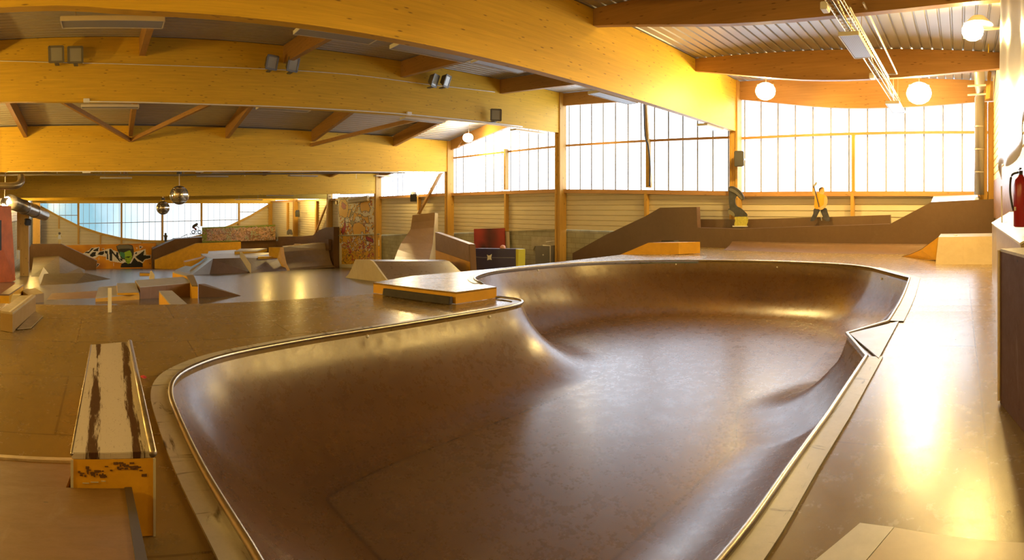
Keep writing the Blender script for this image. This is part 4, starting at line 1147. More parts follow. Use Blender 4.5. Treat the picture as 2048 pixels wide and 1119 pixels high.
# tall leaning quarter
rows = [((825, 430), (869.6, 424.5), 27.6), ((823, 445), (869, 440), 27.55), ((821, 458), (868, 455), 27.4), ((813, 471), (866.5, 470), 27.1), ((802, 486), (865, 487), 26.6), ((796, 499), (862, 501), 26.0), ((791, 512), (858, 518), 25.2), ((787, 524), (853, 532), 24.2)]
tq = thing('vert_ramp', (-21, 14.2, -2), 'tall narrow curved brown ramp standing against the window wall', 'quarter pipe')
Lr = [PD(*a, d) for a, b, d in rows]; Rr = [PD(*b, d) for a, b, d in rows]
bkL, bkR = PD(831, 430, 28.0), PD(876, 426, 28.0)
def vr(bm):
    for (P0, P1) in ((Lr, Rr),):
        a = [bm.verts.new(p) for p in P0]; b = [bm.verts.new(p) for p in P1]
        a2 = [bm.verts.new(p + Vector((-.04, .04, -.02))) for p in P0]; b2_ = [bm.verts.new(p + Vector((-.04, .04, -.02))) for p in P1]
        for i in range(len(a) - 1): bm.faces.new((a[i], a[i + 1], b[i + 1], b[i])); bm.faces.new((a2[i], b2_[i], b2_[i + 1], a2[i + 1])); bm.faces.new((a[i], a2[i], a2[i + 1], a[i + 1])); bm.faces.new((b[i], b[i + 1], b2_[i + 1], b2_[i]))
        bm.faces.new((a[0], b[0], b2_[0], a2[0])); bm.faces.new((a[-1], a2[-1], b2_[-1], b[-1]))
make('curved_face', vr, ply('vert_ply', (.17, .09, .03), (.21, .115, .04), rough=.4, seam=0, scuff=.1), tq)
for nm, P0, bk, sgn, mt2 in (('side_board', Rr, bkR, 1, PALE), ('side_board', Lr, bkL, -1, TAN)):
    pts = [p + Vector((-.04, .04, -.02)) for p in P0] + [top_at(bk, P0[-1].z), bk]
    make(nm, lambda bm: prism(bm, pts, Vector((-.05, -.03, 0)) * sgn), mt2, tq)
wl, wr = PD(871, 464, 22.6), PD(938, 487.6, 19.3)
def quad(pxs, off_=(0, 0, 0), o=0): return [PL(x, y, wl, wr) + Vector(off_) for x, y in pxs]
back = Vector((1.0, 1.35, 0)) * 0.13
wg = thing('wedge_ramp', (wr.x, wr.y, wr.z - 1.6), 'big brown and yellow wedge box beside the dark blue panel', 'wedge box')
make('upper_panel', lambda bm: prism(bm, quad([(870.5, 463.8), (937.3, 487.6), (939, 522.5), (871.2, 499.6)]), back), TAN, wg)
tag(make('lower_panel', lambda bm: prism(bm, quad([(871.2, 500), (939, 523), (940.5, 560), (871.5, 560)]), back), YEL, wg), 'yellow lower panel')
sb = [PL(937.6, 488, wl, wr), PL(940.8, 560, wl, wr)]
tag(make('end_panel', lambda bm: prism(bm, [sb[0] + back * 1.02, sb[1] + back * 1.02, sb[1] + Vector((.02, 0, 0)), sb[0] + Vector((.02, 0, 0))], (.03, -.005, 0)), BROWN, wg), 'brown end panel')

# ---- things against the wall behind the deck
rp = [PY(x, y, 17.2) for x, y in ((947.6, 457.5), (1008.5, 455.8), (1010, 520), (948.5, 520))]
def redf(x, y):
    k = noise.noise(Vector((x * 2.2, y * 2.2, 0))) * .3 + .8
    d1 = math.hypot((x - .32) * 1.2, (y - .62)); d2 = abs(x - .52) * 2.2 + .15 * noise.noise(Vector((x * 5, y * 5, 2)))
    f = min(1, max(.12, min(d1 / .35, .25 + d2)))
    return (0.34 * k * f, 0.030 * k * f, 0.018 * k * f)
tag(painted('red_painting', rp[0], rp[1], rp[2], rp[3], [(0, 0), (1, 0), (1, 1), (0, 1)], 50, 50, redf, normal=Vector((0, -1, 0)), thick=.05), 'dark red painted board leaning behind the blue panel', 'painting')
tag(make('board', lambda bm: prism(bm, [PY(x, y, 17.3) for x, y in ((1009, 463), (1018, 463), (1019, 520), (1010, 520))], (0, .04, 0)), plain('beige_board', (.55, .45, .30), .6)), 'narrow beige board right of the red painting', 'board')
BLUE = plain('navy_paint', (.030, .026, .11), .45, var=.15)
ba, bb_ = PD(947.6, 496.4, 20.5), PD(1031.4, 497, 20.0)
bp_ = thing('blue_panel', (bb_.x, bb_.y, ba.z - 1.7), 'dark blue freestanding panel with a white sticker and yellow edge', 'panel')
bq = [PL(x, y, ba, bb_) for x, y in ((947.6, 496.4), (1031.4, 497.2), (1032, 570), (948, 570))]
make('panel_face', lambda bm: prism(bm, bq, Vector((.05, .35, 0)) * 1), BLUE, bp_)
tag(make('edge_strip', lambda bm: prism(bm, [PL(x, y, ba, bb_) for x, y in ((1031.6, 497.6), (1037, 498.5), (1036, 570), (1032.2, 570))], (.05, .3, 0)), plain('lime_yellow', (.50, .45, .03), .5), bp_), 'yellow edge strip')
tag(make('sticker', lambda bm: prism(bm, [PL(x, y, ba, bb_) + Vector((0, -.02, 0)) for x, y in ((974.5, 508.5), (977, 510.5), (981, 510), (984, 507.5), (983.5, 511), (982.5, 515), (984, 519.5), (980, 518.5), (975, 520), (976, 514))], (0, .01, 0)), WHITE, bp_), 'white torn sticker')
tag(make('seam_line', lambda bm: tube(bm, [PL(x, y, ba, bb_) + Vector((0, -.01, 0)) for x, y in ((948, 513), (965, 514.5), (1030, 515))], .006, 5), plain('pale_line', (.4, .4, .45), .5), bp_), 'thin pale seam')
tag(make('cloth_rag', lambda bm: bmesh.ops.create_icosphere(bm, subdivisions=2, radius=.13, matrix=Matrix.Translation(PL(998, 494.8, ba, bb_) + Vector((.05, .15, 0))) @ Matrix.Diagonal((1, .7, .75, 1))), plain('pink_cloth', (.75, .42, .36), .8), smooth=True), 'pink rag lying on top of the blue panel', 'cloth')
dp = [PY(x, y, WY - .1) for x, y in ((1070.4, 491.4), (1107.6, 490.5), (1108, 560), (1071, 560))]
dd_ = thing('door_1', tuple(PY(1089, 560, WY - .1)), 'grey steel door in the block wall', 'door', kind='structure')
make('door_leaf', lambda bm: prism(bm, dp, (0, .12, 0)), plain('door_grey', (.19, .18, .17), .5, var=.08), dd_)
make('door_knob', lambda bm: bmesh.ops.create_uvsphere(bm, u_segments=8, v_segments=6, radius=.04, matrix=Matrix.Translation(PY(1086.5, 509.5, WY - .16))), WHITE, dd_)
tag(make('trim_50', lambda bm: prism(bm, [PY(x, y, WY - .05) for x, y in ((1063, 473.5), (1116, 473.5), (1116, 487), (1108, 490.5), (1070, 491.4), (1066, 500), (1063, 490))], (0, .04, 0)), plain('cement', (.42, .38, .29), .9, var=.2)), 'smooth cement patch over the steel door', kind='structure')
GP = plain('grey_pipe', (.42, .38, .28), .5)
tag(make('wall_pipe', lambda bm: (tube(bm, [PY(x, y, WY - .2) for x, y in ((1101, 545), (1101, 491.5), (1086, 490.5))], .03, 8), tube(bm, [PY(x, y, WY - .22) for x, y in ((1112.5, 545), (1112.5, 481), (1092, 483.5))], .018, 8)), WHITE), 'thin pale pipes running up beside the steel door', 'pipe')
tag(make('notice_sheet', lambda bm: prism(bm, [PY(x, y, WY - .1) for x, y in ((1119, 496), (1124, 496), (1125, 517), (1118, 516))], (0, .05, 0)), plain('pale_yellow', (.75, .66, .25), .6)), 'small yellow and white notice on the block wall beside the post', 'notice')
tag(make('notice_sheet', lambda bm: prism(bm, [PX(x, y, -40.0 + .5) for x, y in ((669, 505), (676, 506), (676, 517), (669, 517))], (-.03, 0, 0)), plain('notice_white', (.75, .72, .55), .6)), 'white framed notice left of the yellow mural', 'notice')
# ================================================================== BANKS, BOXES AND LEDGES ON THE DECK
# long wall ramp under the window wall
YW = 16.15
top_l = [(1145, 506), (1210, 470), (1290, 432.5), (1320, 415), (1393, 413.5), (1395, 455), (1480, 457.5), (1600, 453), (1780, 447.5), (1862, 404), (1990, 397.5)]
TL_ = [PY(x, y, YW) for x, y in top_l]
wrm = ply('wallramp_ply', (.13, .072, .038), (.155, .09, .05), rough=.42, seam=.2, scuff=.08)
wr_ = thing('wall_ramp', (-4, YW, 0), 'long brown wall ramp under the tall windows beyond the bowl', 'wall ramp')
def wface(bm):
    base = [Vector((p.x, YW, -0.6)) for p in TL_]
    a = [Vector((TL_[0].x, YW, -1.5))] + TL_ + [Vector((TL_[-1].x, YW, -1.5))]
    prism(bm, a, (0, 0.25, 0))
make('wall_face', wface, wrm, wr_)
def wcurve(bm):                                               # transition at the foot
    R = 1.5; n_ = 8; x0, x1 = -7.2, 0.95
    prof_ = []
    for k in range(n_ + 1):
        a = math.radians(33) * k / n_; prof_.append((YW - R * sin(math.radians(33)) * 1.0 + R * sin(a) - 0.0, R * (1 - cos(a))))
    m = 24
    rows_ = []
    for i in range(m + 1):
        x = x0 + (x1 - x0) * i / m
        f = 1.0 if x < -2.8 else 1.0
        rows_.append([bm.verts.new((x, y, zlow(x, y) * 1.0 + z - .002)) for y, z in prof_] + [bm.verts.new((x, YW + .02, 0.0))])
    for a, b in zip(rows_[:-1], rows_[1:]):
        for k in range(len(a) - 1): bm.faces.new((a[k], a[k + 1], b[k + 1], b[k]))
make('transition', wcurve, wrm, wr_, smooth=True)
# raised box on the ramp and the upper shelf
p_ = [PY(x, y, YW + .25) for x, y in ((1393, 414), (1393, 470), (1384, 470))]
bx = [PY(x, y, YW + .22) for x, y in ((1318, 417), (1396, 414), (1396, 470), (1318, 470))]
make('raised_block', lambda bm: prism(bm, [PY(x, y, YW - .02) for x, y in ((1316, 431), (1384, 431), (1384, 462), (1300, 462))], (0, -.02, 0)), wrm, wr_) if False else None
sh = [PY(x, y, YW + .75) for x, y in ((1395, 438), (1480, 438.5), (1640, 434), (1780, 429.5), (1781, 460), (1395, 465))]
make('upper_shelf', lambda bm: prism(bm, sh, (0, .25, 0)), wrm, wr_)
gp_ = [PY(1862, 404, YW + .02), PY(1958, 399.5, YW + .02), PY(1955, 389, YW + 1.0), PY(1867, 392, YW + 1.0)]
tag(make('top_panel', lambda bm: prism(bm, gp_, (0, 0, -.03)), GREYTOP, wr_), 'pale grey sloping top panel')
# yellow ramp box on the deck
yb = thing('ramp_box', tuple(PZ(1300, 509, ZU)), 'yellow sloping ramp box with a dark bar, against the long wall ramp', 'ramp box')
D = 15.3
pf = [PD(x, y, D) for x, y in ((1229, 513.5), (1262, 500), (1297, 485), (1357, 484.5), (1357, 508)) ]
make('body', lambda bm: prism(bm, pf, Vector((.45, .6, 0)) * .9), YEL, yb)
tag(make('front_side', lambda bm: prism(bm, [PD(1357.3, 484.5, D), PD(1357.3, 508, D), PD(1368, 506.5, D + .6), PD(1368, 483.5, D + .6)], (.02, .01, 0)), plain('yellow_light', (.80, .46, .03), .45), yb), 'brighter yellow end board')
tag(make('grip_bar', lambda bm: prism(bm, [PD(x, y, D + .4) for x, y in ((1323, 480.5), (1347, 480), (1349, 483), (1322, 483.5))], (.1, .12, 0)), BLACK, yb), 'dark bar on top')
# kicker quarter at the right end
kq = thing('deck_quarter', (-.1, 12.6, .18), 'small quarter ramp with curved yellow side board at the right end', 'quarter pipe')
KB = 13.2
zt_ = PD(1877, 473.5, 13.9).z
kb0, kb1 = Vector((-.62, 12.75, .1)), Vector((.96, 12.75, .1))
kt0, kt1 = PY(1877, 473.5, 13.3), PY(1992, 472, 13.3)
kb0 = PZ(1870.5, 532.5, .13); kb1 = PZ(1990, 532.5, .13)
def kf(bm):
    v = [bm.verts.new(p) for p in (kb0, kb1, kt1, kt0, top_at(kt0, 0), top_at(kt1, 0))]
    for f in ((0, 1, 2, 3), (1, 5, 2), (0, 3, 4), (4, 5, 1, 0), (3, 2, 5, 4)): bm.faces.new([v[i] for i in f])
KM = ply('pale_kicker', (.44, .33, .19), (.52, .40, .25), rough=.35, seam=0, scuff=.2)
make('riding_face', kf, KM, kq)
def kt(bm): prism(bm, [kt0, kt1, kt1 + Vector((0, 1.6, 0)), kt0 + Vector((0, 1.6, 0))], (0, 0, -.04))
make('top_deck', kt, GREYTOP, kq)
sd = [PD(x, y, d) for (x, y), d in (((1876, 474), 13.45), ((1860, 486), 13.6), ((1842, 499), 13.9), ((1822, 508), 14.3), ((1796, 515), 14.9), ((1785, 518.5), 15.1), ((1872, 519.5), 13.5))]
tag(make('side_board', lambda bm: prism(bm, sd, (.03, .03, 0)), YEL, kq), 'yellow curved side board')
def kc(bm):
    C_ = sd[:6]; a = [bm.verts.new(p + Vector((-.0, .0, .01))) for p in C_]; b = [bm.verts.new(p + Vector((.3, .9, .01))) for p in C_]
    for i in range(5): bm.faces.new((a[i], a[i + 1], b[i + 1], b[i]))
    for i in range(5): pass
tag(make('curved_face', kc, wrm, kq, smooth=True), 'brown curved face')
tag(make('paper_cup', lambda bm: bmesh.ops.create_cone(bm, cap_ends=True, segments=10, radius1=.05, radius2=.05, depth=.03, matrix=Matrix.Translation(PY(1911, 472, 13.8) + Vector((0, 0, .02)))), WHITE), 'tiny white disc lying on the small quarter ramp', 'litter')

# ledge wall along the right edge of the deck
LW = thing('side_ledge', (.6, 6, 0), 'pale topped ledge wall running along the right edge of the deck', 'ledge')
la, lb_, lc = (.355, 4.35), (.62, 10.6), (1.08, 10.6)
zl0 = EYE + math.hypot(.5, 8.2) * (CY - 447) / FPX
LWM = ply('ledge_side', (.34, .25, .16), (.40, .31, .22), rough=.3, seam=.3, scuff=.3)
P_ = [(.33, 4.6), (.565, 8.8), (.62, 10.5), (.97, 10.5), (.97, 4.6)]; P2_ = [(.52, 4.6), (.585, 8.8), (.62, 10.5), (.97, 10.5), (.97, 4.6)]
zz = [PD(2000, 478, 4.3).z + .02, PD(1984.5, 447, 10.4).z, 1.28, 1.25, 1.15]
zz = [1.18, 1.18, 1.19, 1.40, 1.42]
solid('body', [Vector((x, y, 0)) for x, y in P_], [Vector((x, y, z)) for (x, y), z in zip(P2_, zz)], LWM, LW)
solid('ledge_top', [Vector((x - .01, y, z)) for (x, y), z in zip(P2_, zz)], [Vector((x - .01, y, z + .02)) for (x, y), z in zip(P2_, zz)], ply('pale_top', (.60, .56, .50), (.68, .64, .58), rough=.35, seam=0, scuff=.3), LW)
# dark near ramp end
q = [PZ(2000, 805, 0), PZ(2050, 866, 0), PZ(2075, 900, 0)]
tz_ = at_y(q[0], 497).z
drb = thing('ramp_block', tuple(q[0]), 'dark brown ramp block cut by the right frame edge', 'ramp block')
solid('body', [q[0], q[1], q[1] + Vector((.5, .1, 0)), q[0] + Vector((.62, .35, 0))], [top_at(p, tz_ - .02 - k * .0) for k, p in enumerate((q[0], q[1], q[1] + Vector((.5, .1, 0)), q[0] + Vector((.62, .35, 0))))], ply('dark_block', (.075, .032, .012), (.095, .042, .018), rough=.7, spec=.2, seam=0, scuff=.3), drb)
solid('top_edge', [top_at(p, tz_ - .02) for p in (q[0], q[1], q[1] + Vector((.5, .1, 0)), q[0] + Vector((.62, .35, 0)))], [top_at(p, tz_) for p in (q[0], q[1], q[1] + Vector((.5, .1, 0)), q[0] + Vector((.62, .35, 0)))], plain('worn_grey', (.40, .36, .28), .4, var=.3, vscale=20), drb)
tag(make('corner_trim', lambda bm: tube(bm, [q[0] + Vector((-.008, 0, .02)), top_at(q[0], tz_ - .01) + Vector((-.008, 0, 0))], .012, 8), plain('worn_edge', (.45, .36, .26), .4), drb), 'worn pale corner edge')
# wall pieces on the right
tag(make('wall_panel', lambda bm: box(bm, (1.03, 11.8, 1.75), (.06, 8.6, 1.1)), BROWN), 'brown plywood panel low on the right wall behind the banner', 'wall panel')
tag(make('wall_pole', lambda bm: tube(bm, [PD(2003, 372, 8.6), PD(2004, 445, 8.6)], .012, 6), WHITE), 'thin white pole below the plastic banner', 'pole')
# big hanging plastic sheet
def sheet(bm):
    n_, m = 26, 20; V = []
    for j in range(m + 1):
        row = []
        for i in range(n_ + 1):
            s, t = i / n_, j / m
            x = .60 + .02 * sin(s * 19 + 2 * t) + .05 * sin(s * 7 + 3) * t; y = 8.1 - 3.9 * s
            zb_ = 1.92 + .32 * s + .10 * sin(s * 9); z = zb_ * t + 5.3 * (1 - t)
            row.append(bm.verts.new((x - .05 * s, y, z)))
        V.append(row)
    for j in range(m):
        for i in range(n_): bm.faces.new((V[j][i], V[j + 1][i], V[j + 1][i + 1], V[j][i + 1]))
SHM = plain('plastic_sheet', (.80, .77, .70), .28, var=.05)
o = make('hanging_banner', sheet, SHM, smooth=True); tag(o, 'big white plastic banner hanging at the upper right edge', 'banner')
so = o.modifiers.new('t', 'SOLIDIFY'); so.thickness = .006
tag(make('banner_beam', lambda bm: prism(bm, [(.66, 8.25, 3.1), (.66, 8.25, 5.3), (.66, 8.42, 5.3), (.66, 8.42, 3.1)], (.12, 0, 0)), plain('brown_wood', (.28, .15, .06), .5)), 'dark timber upright behind the plastic banner', 'timber upright')
# fire extinguisher
ex = thing('fire_extinguisher', (.585, 5.2, 1.31), 'red fire extinguisher standing on the pale ledge at the right edge', 'fire extinguisher')
RED = plain('extinguisher_red', (.30, .012, .014), .3)
def cyl(bm):
    zs = [(.0, .055), (.01, .07), (.40, .07), (.455, .058), (.485, .03), (.505, .022)]
    rings = []
    for z, r in zs: rings.append([bm.verts.new((.585 + r * cos(a * pi / 10), 5.2 + r * sin(a * pi / 10), 1.313 + z)) for a in range(20)])
    for a, b in zip(rings[:-1], rings[1:]):
        for k in range(20): bm.faces.new((a[k], a[(k + 1) % 20], b[(k + 1) % 20], b[k]))
    bm.faces.new(rings[0][::-1]); bm.faces.new(rings[-1])
make('cylinder_body', cyl, RED, ex, smooth=True)
make('valve', lambda bm: (box(bm, (.585, 5.2, 1.835), (.035, .035, .04)), box(bm, (.57, 5.15, 1.87), (.02, .13, .012)), box(bm, (.57, 5.15, 1.845), (.02, .11, .01))), BLACK, ex)
make('hose', lambda bm: tube(bm, catmull([(.56, 5.2, 1.84), (.50, 5.24, 1.81), (.485, 5.24, 1.67), (.50, 5.22, 1.54), (.515, 5.2, 1.47)], 6), .011, 8), BLACK, ex, smooth=True)
tag(make('label_patch', lambda bm: box(bm, (.53, 5.155, 1.49), (.012, .03, .035), rz=-.6), WHITE, ex), 'small white label')
# ventilation pipe in the corner
vp = thing('ventilation_pipe', (.62, 16.7, 2), 'tall grey ventilation pipe in the corner with two wall brackets', 'pipe')
VM = plain('pipe_grey', (.30, .27, .25), .4, .4)
px0 = PY(1958, 380, 16.75); px1 = PY(1959, 195, 16.75); px2 = PY(1960, 175, 15.6); px3 = PY(1958, 135, 15.0)
make('duct', lambda bm: tube(bm, [(px0.x, 16.75, 1.9)] + [px1, px1 + Vector((0, -.3, .25)), px3 + Vector((0, 0, .3))], .155, 14), VM, vp, smooth=True)
for z in (2.6, 3.3, 4.0): make('band', lambda bm: bmesh.ops.create_cone(bm, segments=16, radius1=.165, radius2=.165, depth=.04, matrix=Matrix.Translation((px0.x, 16.75, z))), VM, vp)
for y in (169, 187): make('bracket', lambda bm: prism(bm, [PY(1935, y + 1, 15.6), PY(1972, y - 1, 15.6), PY(1972, y + 2, 15.6), PY(1935, y + 4, 15.6)], (0, .06, 0)), WHITE, vp)
tag(make('brace_beam', lambda bm: prism(bm, [PY(x, y, 16.2) for x, y in ((1971, 198), (1979, 196), (1995, 0), (1988, 0))], (0, .12, 0)), POST), 'slanting timber rising from the corner post up the right wall', 'brace', kind='structure')

# floor patches on the near right deck
pt_ = [(1720, 1047), (1788, 1055.5), (1725, 1130), (1620, 1130)]
tag(make('floor_strip', lambda bm: prism(bm, [PZ(x, y, .003) for x, y in pt_], (0, 0, .006)), plain('pale_strip', (.58, .56, .52), .35, var=.12, vscale=8)), 'pale grey floor strip at the bottom right of the deck', 'floor strip')
tag(make('floor_sheet', lambda bm: prism(bm, [PZ(x, y, .003) for x, y in ((1789, 1055.5), (2060, 1087), (2060, 1150), (1727, 1130))], (0, 0, .005)), ply('light_sheet', (.50, .40, .26), (.56, .46, .32), rough=.3, seam=0, scuff=.15)), 'paler plywood sheet lying at the lower right corner', 'floor sheet')

# ================================================================== NEAR LEDGE AND KICKER (lower left)
nl = thing('grind_ledge', (-3.4, .03, 0), 'near yellow fronted grind ledge with a worn pale top and steel edge', 'grind ledge')
fa, fb_ = Vector((-2.465, -.165, 0)), Vector((-2.475, .215, 0)); ra, rb = Vector((-4.42, -.135, 0)), Vector((-4.53, .195, 0)); HZ = .385
fp = [fa, fb_, rb, ra]
solid('body', fp, [top_at(p, HZ - .03) for p in fp], YEL, nl)
def worn():
    m, n, b = nodes('worn_top')
    v = mapping(n, (1.2, 16, 1)); t = N(n, 'ShaderNodeTexNoise', i_Scale=1.0, i_Detail=9.0, i_Roughness=.75); n.links.new(v, t.inputs['Vector'])
    sp = N(n, 'ShaderNodeSeparateXYZ'); n.links.new(mapping(n, (1, 1, 1)), sp.inputs[0])
    a1 = N(n, 'ShaderNodeMath', operation='PINGPONG'); a1.inputs[1].default_value = .105; n.links.new(sp.outputs['Y'], a1.inputs[0])
    w = rng(n, a1.outputs[0], .05, .105, -.17, .12)
    ad = N(n, 'ShaderNodeMath', operation='ADD'); n.links.new(t.outputs[0], ad.inputs[0]); n.links.new(w, ad.inputs[1])
    c = mixc(n, rng(n, ad.outputs[0], .49, .55), (.50, .44, .37), (.055, .020, .008))
    f = N(n, 'ShaderNodeTexNoise', i_Scale=1.0, i_Detail=8.0, i_Distortion=3.0); n.links.new(mapping(n, (14, 40, 1)), f.inputs['Vector'])
    c = mixc(n, rng(n, f.outputs[0], .62, .68, 0, .5), c, (.12, .07, .04))
    n.links.new(c, b.inputs['Base Color']); b.inputs['Roughness'].default_value = .42
    return m
tag(solid('top_sheet', [top_at(p, HZ - .03) for p in fp], [top_at(p, HZ) for p in fp], worn(), nl, bev=.003), 'worn pale top sheet with dark streaks')
tag(make('steel_edge', lambda bm: tube(bm, [top_at(rb, HZ - .005) + Vector((0, -.01, 0)), top_at(fb_, HZ - .005) + Vector((.01, -.01, 0))], .019, 10), plain('worn_steel', (.40, .33, .25), .3, .8, var=.3, vscale=14), nl, smooth=True), 'worn round steel edge')
tag(make('steel_edge', lambda bm: tube(bm, [top_at(ra, HZ - .006), top_at(fa, HZ - .006)], .008, 8), plain('worn_steel', (1, 1, 1)), nl, smooth=True), 'thin steel edge')
tag(make('corner_trim', lambda bm: (prism(bm, [fa + Vector((.001, -.004, .0)), fa + Vector((.001, .008, .0)), top_at(fa, HZ - .03) + Vector((.001, .008, 0)), top_at(fa, HZ - .03) + Vector((.001, -.004, 0))], (.006, 0, 0)),), plain('pale_trim', (.5, .46, .33), .5), nl), 'pale corner strip')
tag(make('corner_trim', lambda bm: (prism(bm, [fb_ + Vector((.001, -.008, .0)), fb_ + Vector((.001, .004, .0)), top_at(fb_, HZ - .03) + Vector((.001, .004, 0)), top_at(fb_, HZ - .03) + Vector((.001, -.008, 0))], (.006, 0, 0)),), plain('pale_trim', (.5, .46, .33), .5), nl), 'pale corner strip')
def sc(bm):
    for k in range(46):
        y = -.14 + random.random() * .32; z = .31 + random.random() ** 2 * .035 - (random.random() * .04 if abs(y + .06) < .09 or y > .12 else 0)
        box(bm, (-2.463 + (y + .165) * -.026, y, z), (.002, .006 + random.random() * .018, .004 + random.random() * .008))
s_ = make('scuff_marks', sc, plain('scuff_dark', (.12, .05, .01), .7), nl); s_['kind'] = 'stuff'
def scr(bm):
    for y, z, l in ((-.10, .25, .03), (-.06, .255, .035), (-.02, .26, .02)): box(bm, (-2.462, y, z), (.002, l, .004), rz=0)
s_ = make('scratch_marks', scr, plain('pale_trim', (1, 1, 1)), nl); s_['kind'] = 'stuff'
# rising kicker in front of it
RS = .31
def kz(x): return max(0.004, (x + 3.2) * RS)
kk = thing('kicker_ramp', (-2, -1, 0), 'near plywood kicker ramp rising at the bottom left, under the yellow ledge', 'kicker ramp')
KP = [(-2.47, .105), (-.75, .105), (-.75, -2.6), (-3.02, -2.6), (-3.22, -.19), (-2.47, -.19)]
KP2 = [(-2.455, .105), (-.75, .105), (-.75, -2.6), (-3.05, -2.6), (-3.17, -.19), (-2.455, -.19)]
solid('riding_face', [Vector((x, y, 0)) for x, y in KP2], [Vector((x, y, kz(x))) for x, y in KP2], ply('kick_ply', (.15, .078, .016), (.185, .098, .025), rough=.45, spec=.3, seam=0, scuff=.3), kk)
tag(solid('edge_strip', [Vector((x, y, kz(x) + .001)) for x, y in ((-2.45, .075), (-.75, .075), (-.75, .108), (-2.45, .108))], [Vector((x, y, kz(x) + .006)) for x, y in ((-2.45, .075), (-.75, .075), (-.75, .108), (-2.45, .108))], plain('dark_strip', (.035, .026, .016), .45), kk), 'dark edge strip')
tag(solid('foot_plate', [Vector((x, y, .002)) for x, y in ((-3.24, -.19), (-3.14, -.19), (-3.0, -2.6), (-3.12, -2.6))], [Vector((x, y, z)) for x, y, z in ((-3.24, -.19, .006), (-3.14, -.19, .035), (-3.0, -2.6, .06), (-3.12, -2.6, .02))], plain('worn_plate', (.52, .42, .30), .4, var=.35, vscale=9), kk), 'worn pale metal foot plate')
tag(make('wrapper', lambda bm: box(bm, tuple(PZ(287, 753, .012)), (.05, .03, .014), rz=.5), plain('wrapper_red', (.5, .04, .05), .5)), 'tiny crumpled red and white wrapper beside the near ledge', 'litter')

# ================================================================== CUTOUT FIGURES (flat painted plywood)
z4 = Zm(1440, 350, 8.533)
def cut(name, pts, zm, Y, mat, parent, t=.025, push=0.0, smoothn=3):
    P = [PY(*zm(*p), Y - push) for p in pts]
    if smoothn: P = [Vector(p) for p in catmull([tuple(p) for p in P], smoothn, True)]
    return make(name, lambda bm: prism(bm, P, (0, t, 0)), mat, parent)
Yf = YW + .6
kn = thing('figure_cutout', tuple(PY(1640, 440, Yf)), 'painted cutout of a kneeling person in a yellow shirt holding up a hammer', 'figure cutout')
DEN = plain('denim', (.055, .055, .075), .6, var=.5, vscale=6); SKN = plain('cut_skin', (.74, .46, .18), .6); SHT = plain('cut_shirt', (.78, .42, .03), .6, var=.1); DRK = plain('cut_dark', (.045, .04, .045), .5)
make('trousers', lambda bm: None, None, None) if False else None
tag(cut('trousers', [(1615, 565), (1800, 560), (1830, 620), (1875, 770), (1790, 775), (1740, 680), (1705, 610), (1660, 690), (1610, 775), (1540, 775), (1590, 660)], z4, Yf, DEN, kn), 'dark blue jeans')
tag(cut('shirt', [(1622, 335), (1650, 305), (1700, 300), (1740, 320), (1800, 350), (1830, 400), (1790, 450), (1770, 520), (1760, 570), (1620, 570), (1612, 450)], z4, Yf, SHT, kn, push=.012), 'yellow shirt')
tag(cut('raised_arm', [(1585, 195), (1605, 190), (1622, 260), (1650, 310), (1625, 345), (1595, 335), (1570, 290)], z4, Yf, SKN, kn, push=.02), 'raised bare arm')
tag(cut('bent_arm', [(1790, 370), (1830, 400), (1828, 480), (1790, 550), (1735, 590), (1690, 585), (1675, 560), (1720, 540), (1770, 500), (1775, 420)], z4, Yf, SKN, kn, push=.03), 'bent bare arm')
tag(cut('head', [(1690, 240), (1720, 205), (1765, 205), (1780, 240), (1778, 290), (1755, 325), (1715, 320), (1690, 290)], z4, Yf, SKN, kn, push=.015), 'head in profile')
tag(cut('hair', [(1683, 260), (1690, 225), (1715, 208), (1748, 210), (1720, 230), (1700, 250), (1692, 285)], z4, Yf, DRK, kn, push=.035), 'short dark hair')
tag(make('handle', lambda bm: (tube(bm, [PY(*z4(1605, 190), Yf - .06), PY(*z4(1690, 545), Yf - .06)], .016, 6)), DRK, kn), 'dark hammer handle')
tag(make('stick', lambda bm: (tube(bm, [PY(*z4(1708, 600), Yf - .05), PY(*z4(1735, 775), Yf - .05)], .012, 6)), plain('cut_grey', (.35, .36, .36), .5), kn), 'grey stick between the knees')
tag(cut('hammer_head', [(1570, 190), (1600, 160), (1620, 130), (1645, 115), (1658, 135), (1640, 170), (1610, 195), (1590, 185)], z4, Yf, plain('cut_grey', (.35, .36, .36), .5), kn, push=.05), 'grey hammer head')
sk = thing('figure_cutout', tuple(PY(1480, 452, Yf)), 'twisted dark grey painted cutout figure on a yellow base beside the timber post', 'figure cutout')
GRY = plain('cut_charcoal', (.06, .06, .065), .5, var=.4, vscale=7)
tag(cut('body', [(150, 215), (185, 187), (240, 195), (320, 245), (380, 310), (412, 390), (395, 425), (360, 415), (320, 385), (290, 355), (262, 400), (262, 480), (290, 530), (350, 560), (420, 620), (462, 670), (458, 705), (420, 715), (330, 705), (260, 712), (190, 680), (140, 650), (138, 575), (165, 565), (152, 480), (148, 330)], z4, Yf - .1, GRY, sk, push=0), 'dark grey curling body')
tag(cut('board_underside', [(155, 235), (190, 225), (260, 260), (330, 320), (385, 400), (360, 410), (300, 350), (240, 300), (170, 270)], z4, Yf - .1, plain('cut_mid', (.15, .14, .13), .5), sk, push=.015), 'paler grey board edge')
tag(cut('shoe', [(150, 590), (230, 640), (245, 700), (190, 680), (140, 650)], z4, Yf - .1, plain('cut_shoe', (.20, .18, .12), .5), sk, push=.02), 'grey brown shoe')
tag(cut('paint_base', [(255, 715), (330, 712), (460, 712), (475, 780), (455, 850), (450, 870), (255, 865), (258, 780)], z4, Yf - .1, plain('cut_lime', (.60, .54, .10), .6, var=.3, vscale=14), sk, push=.01), 'yellow green base')
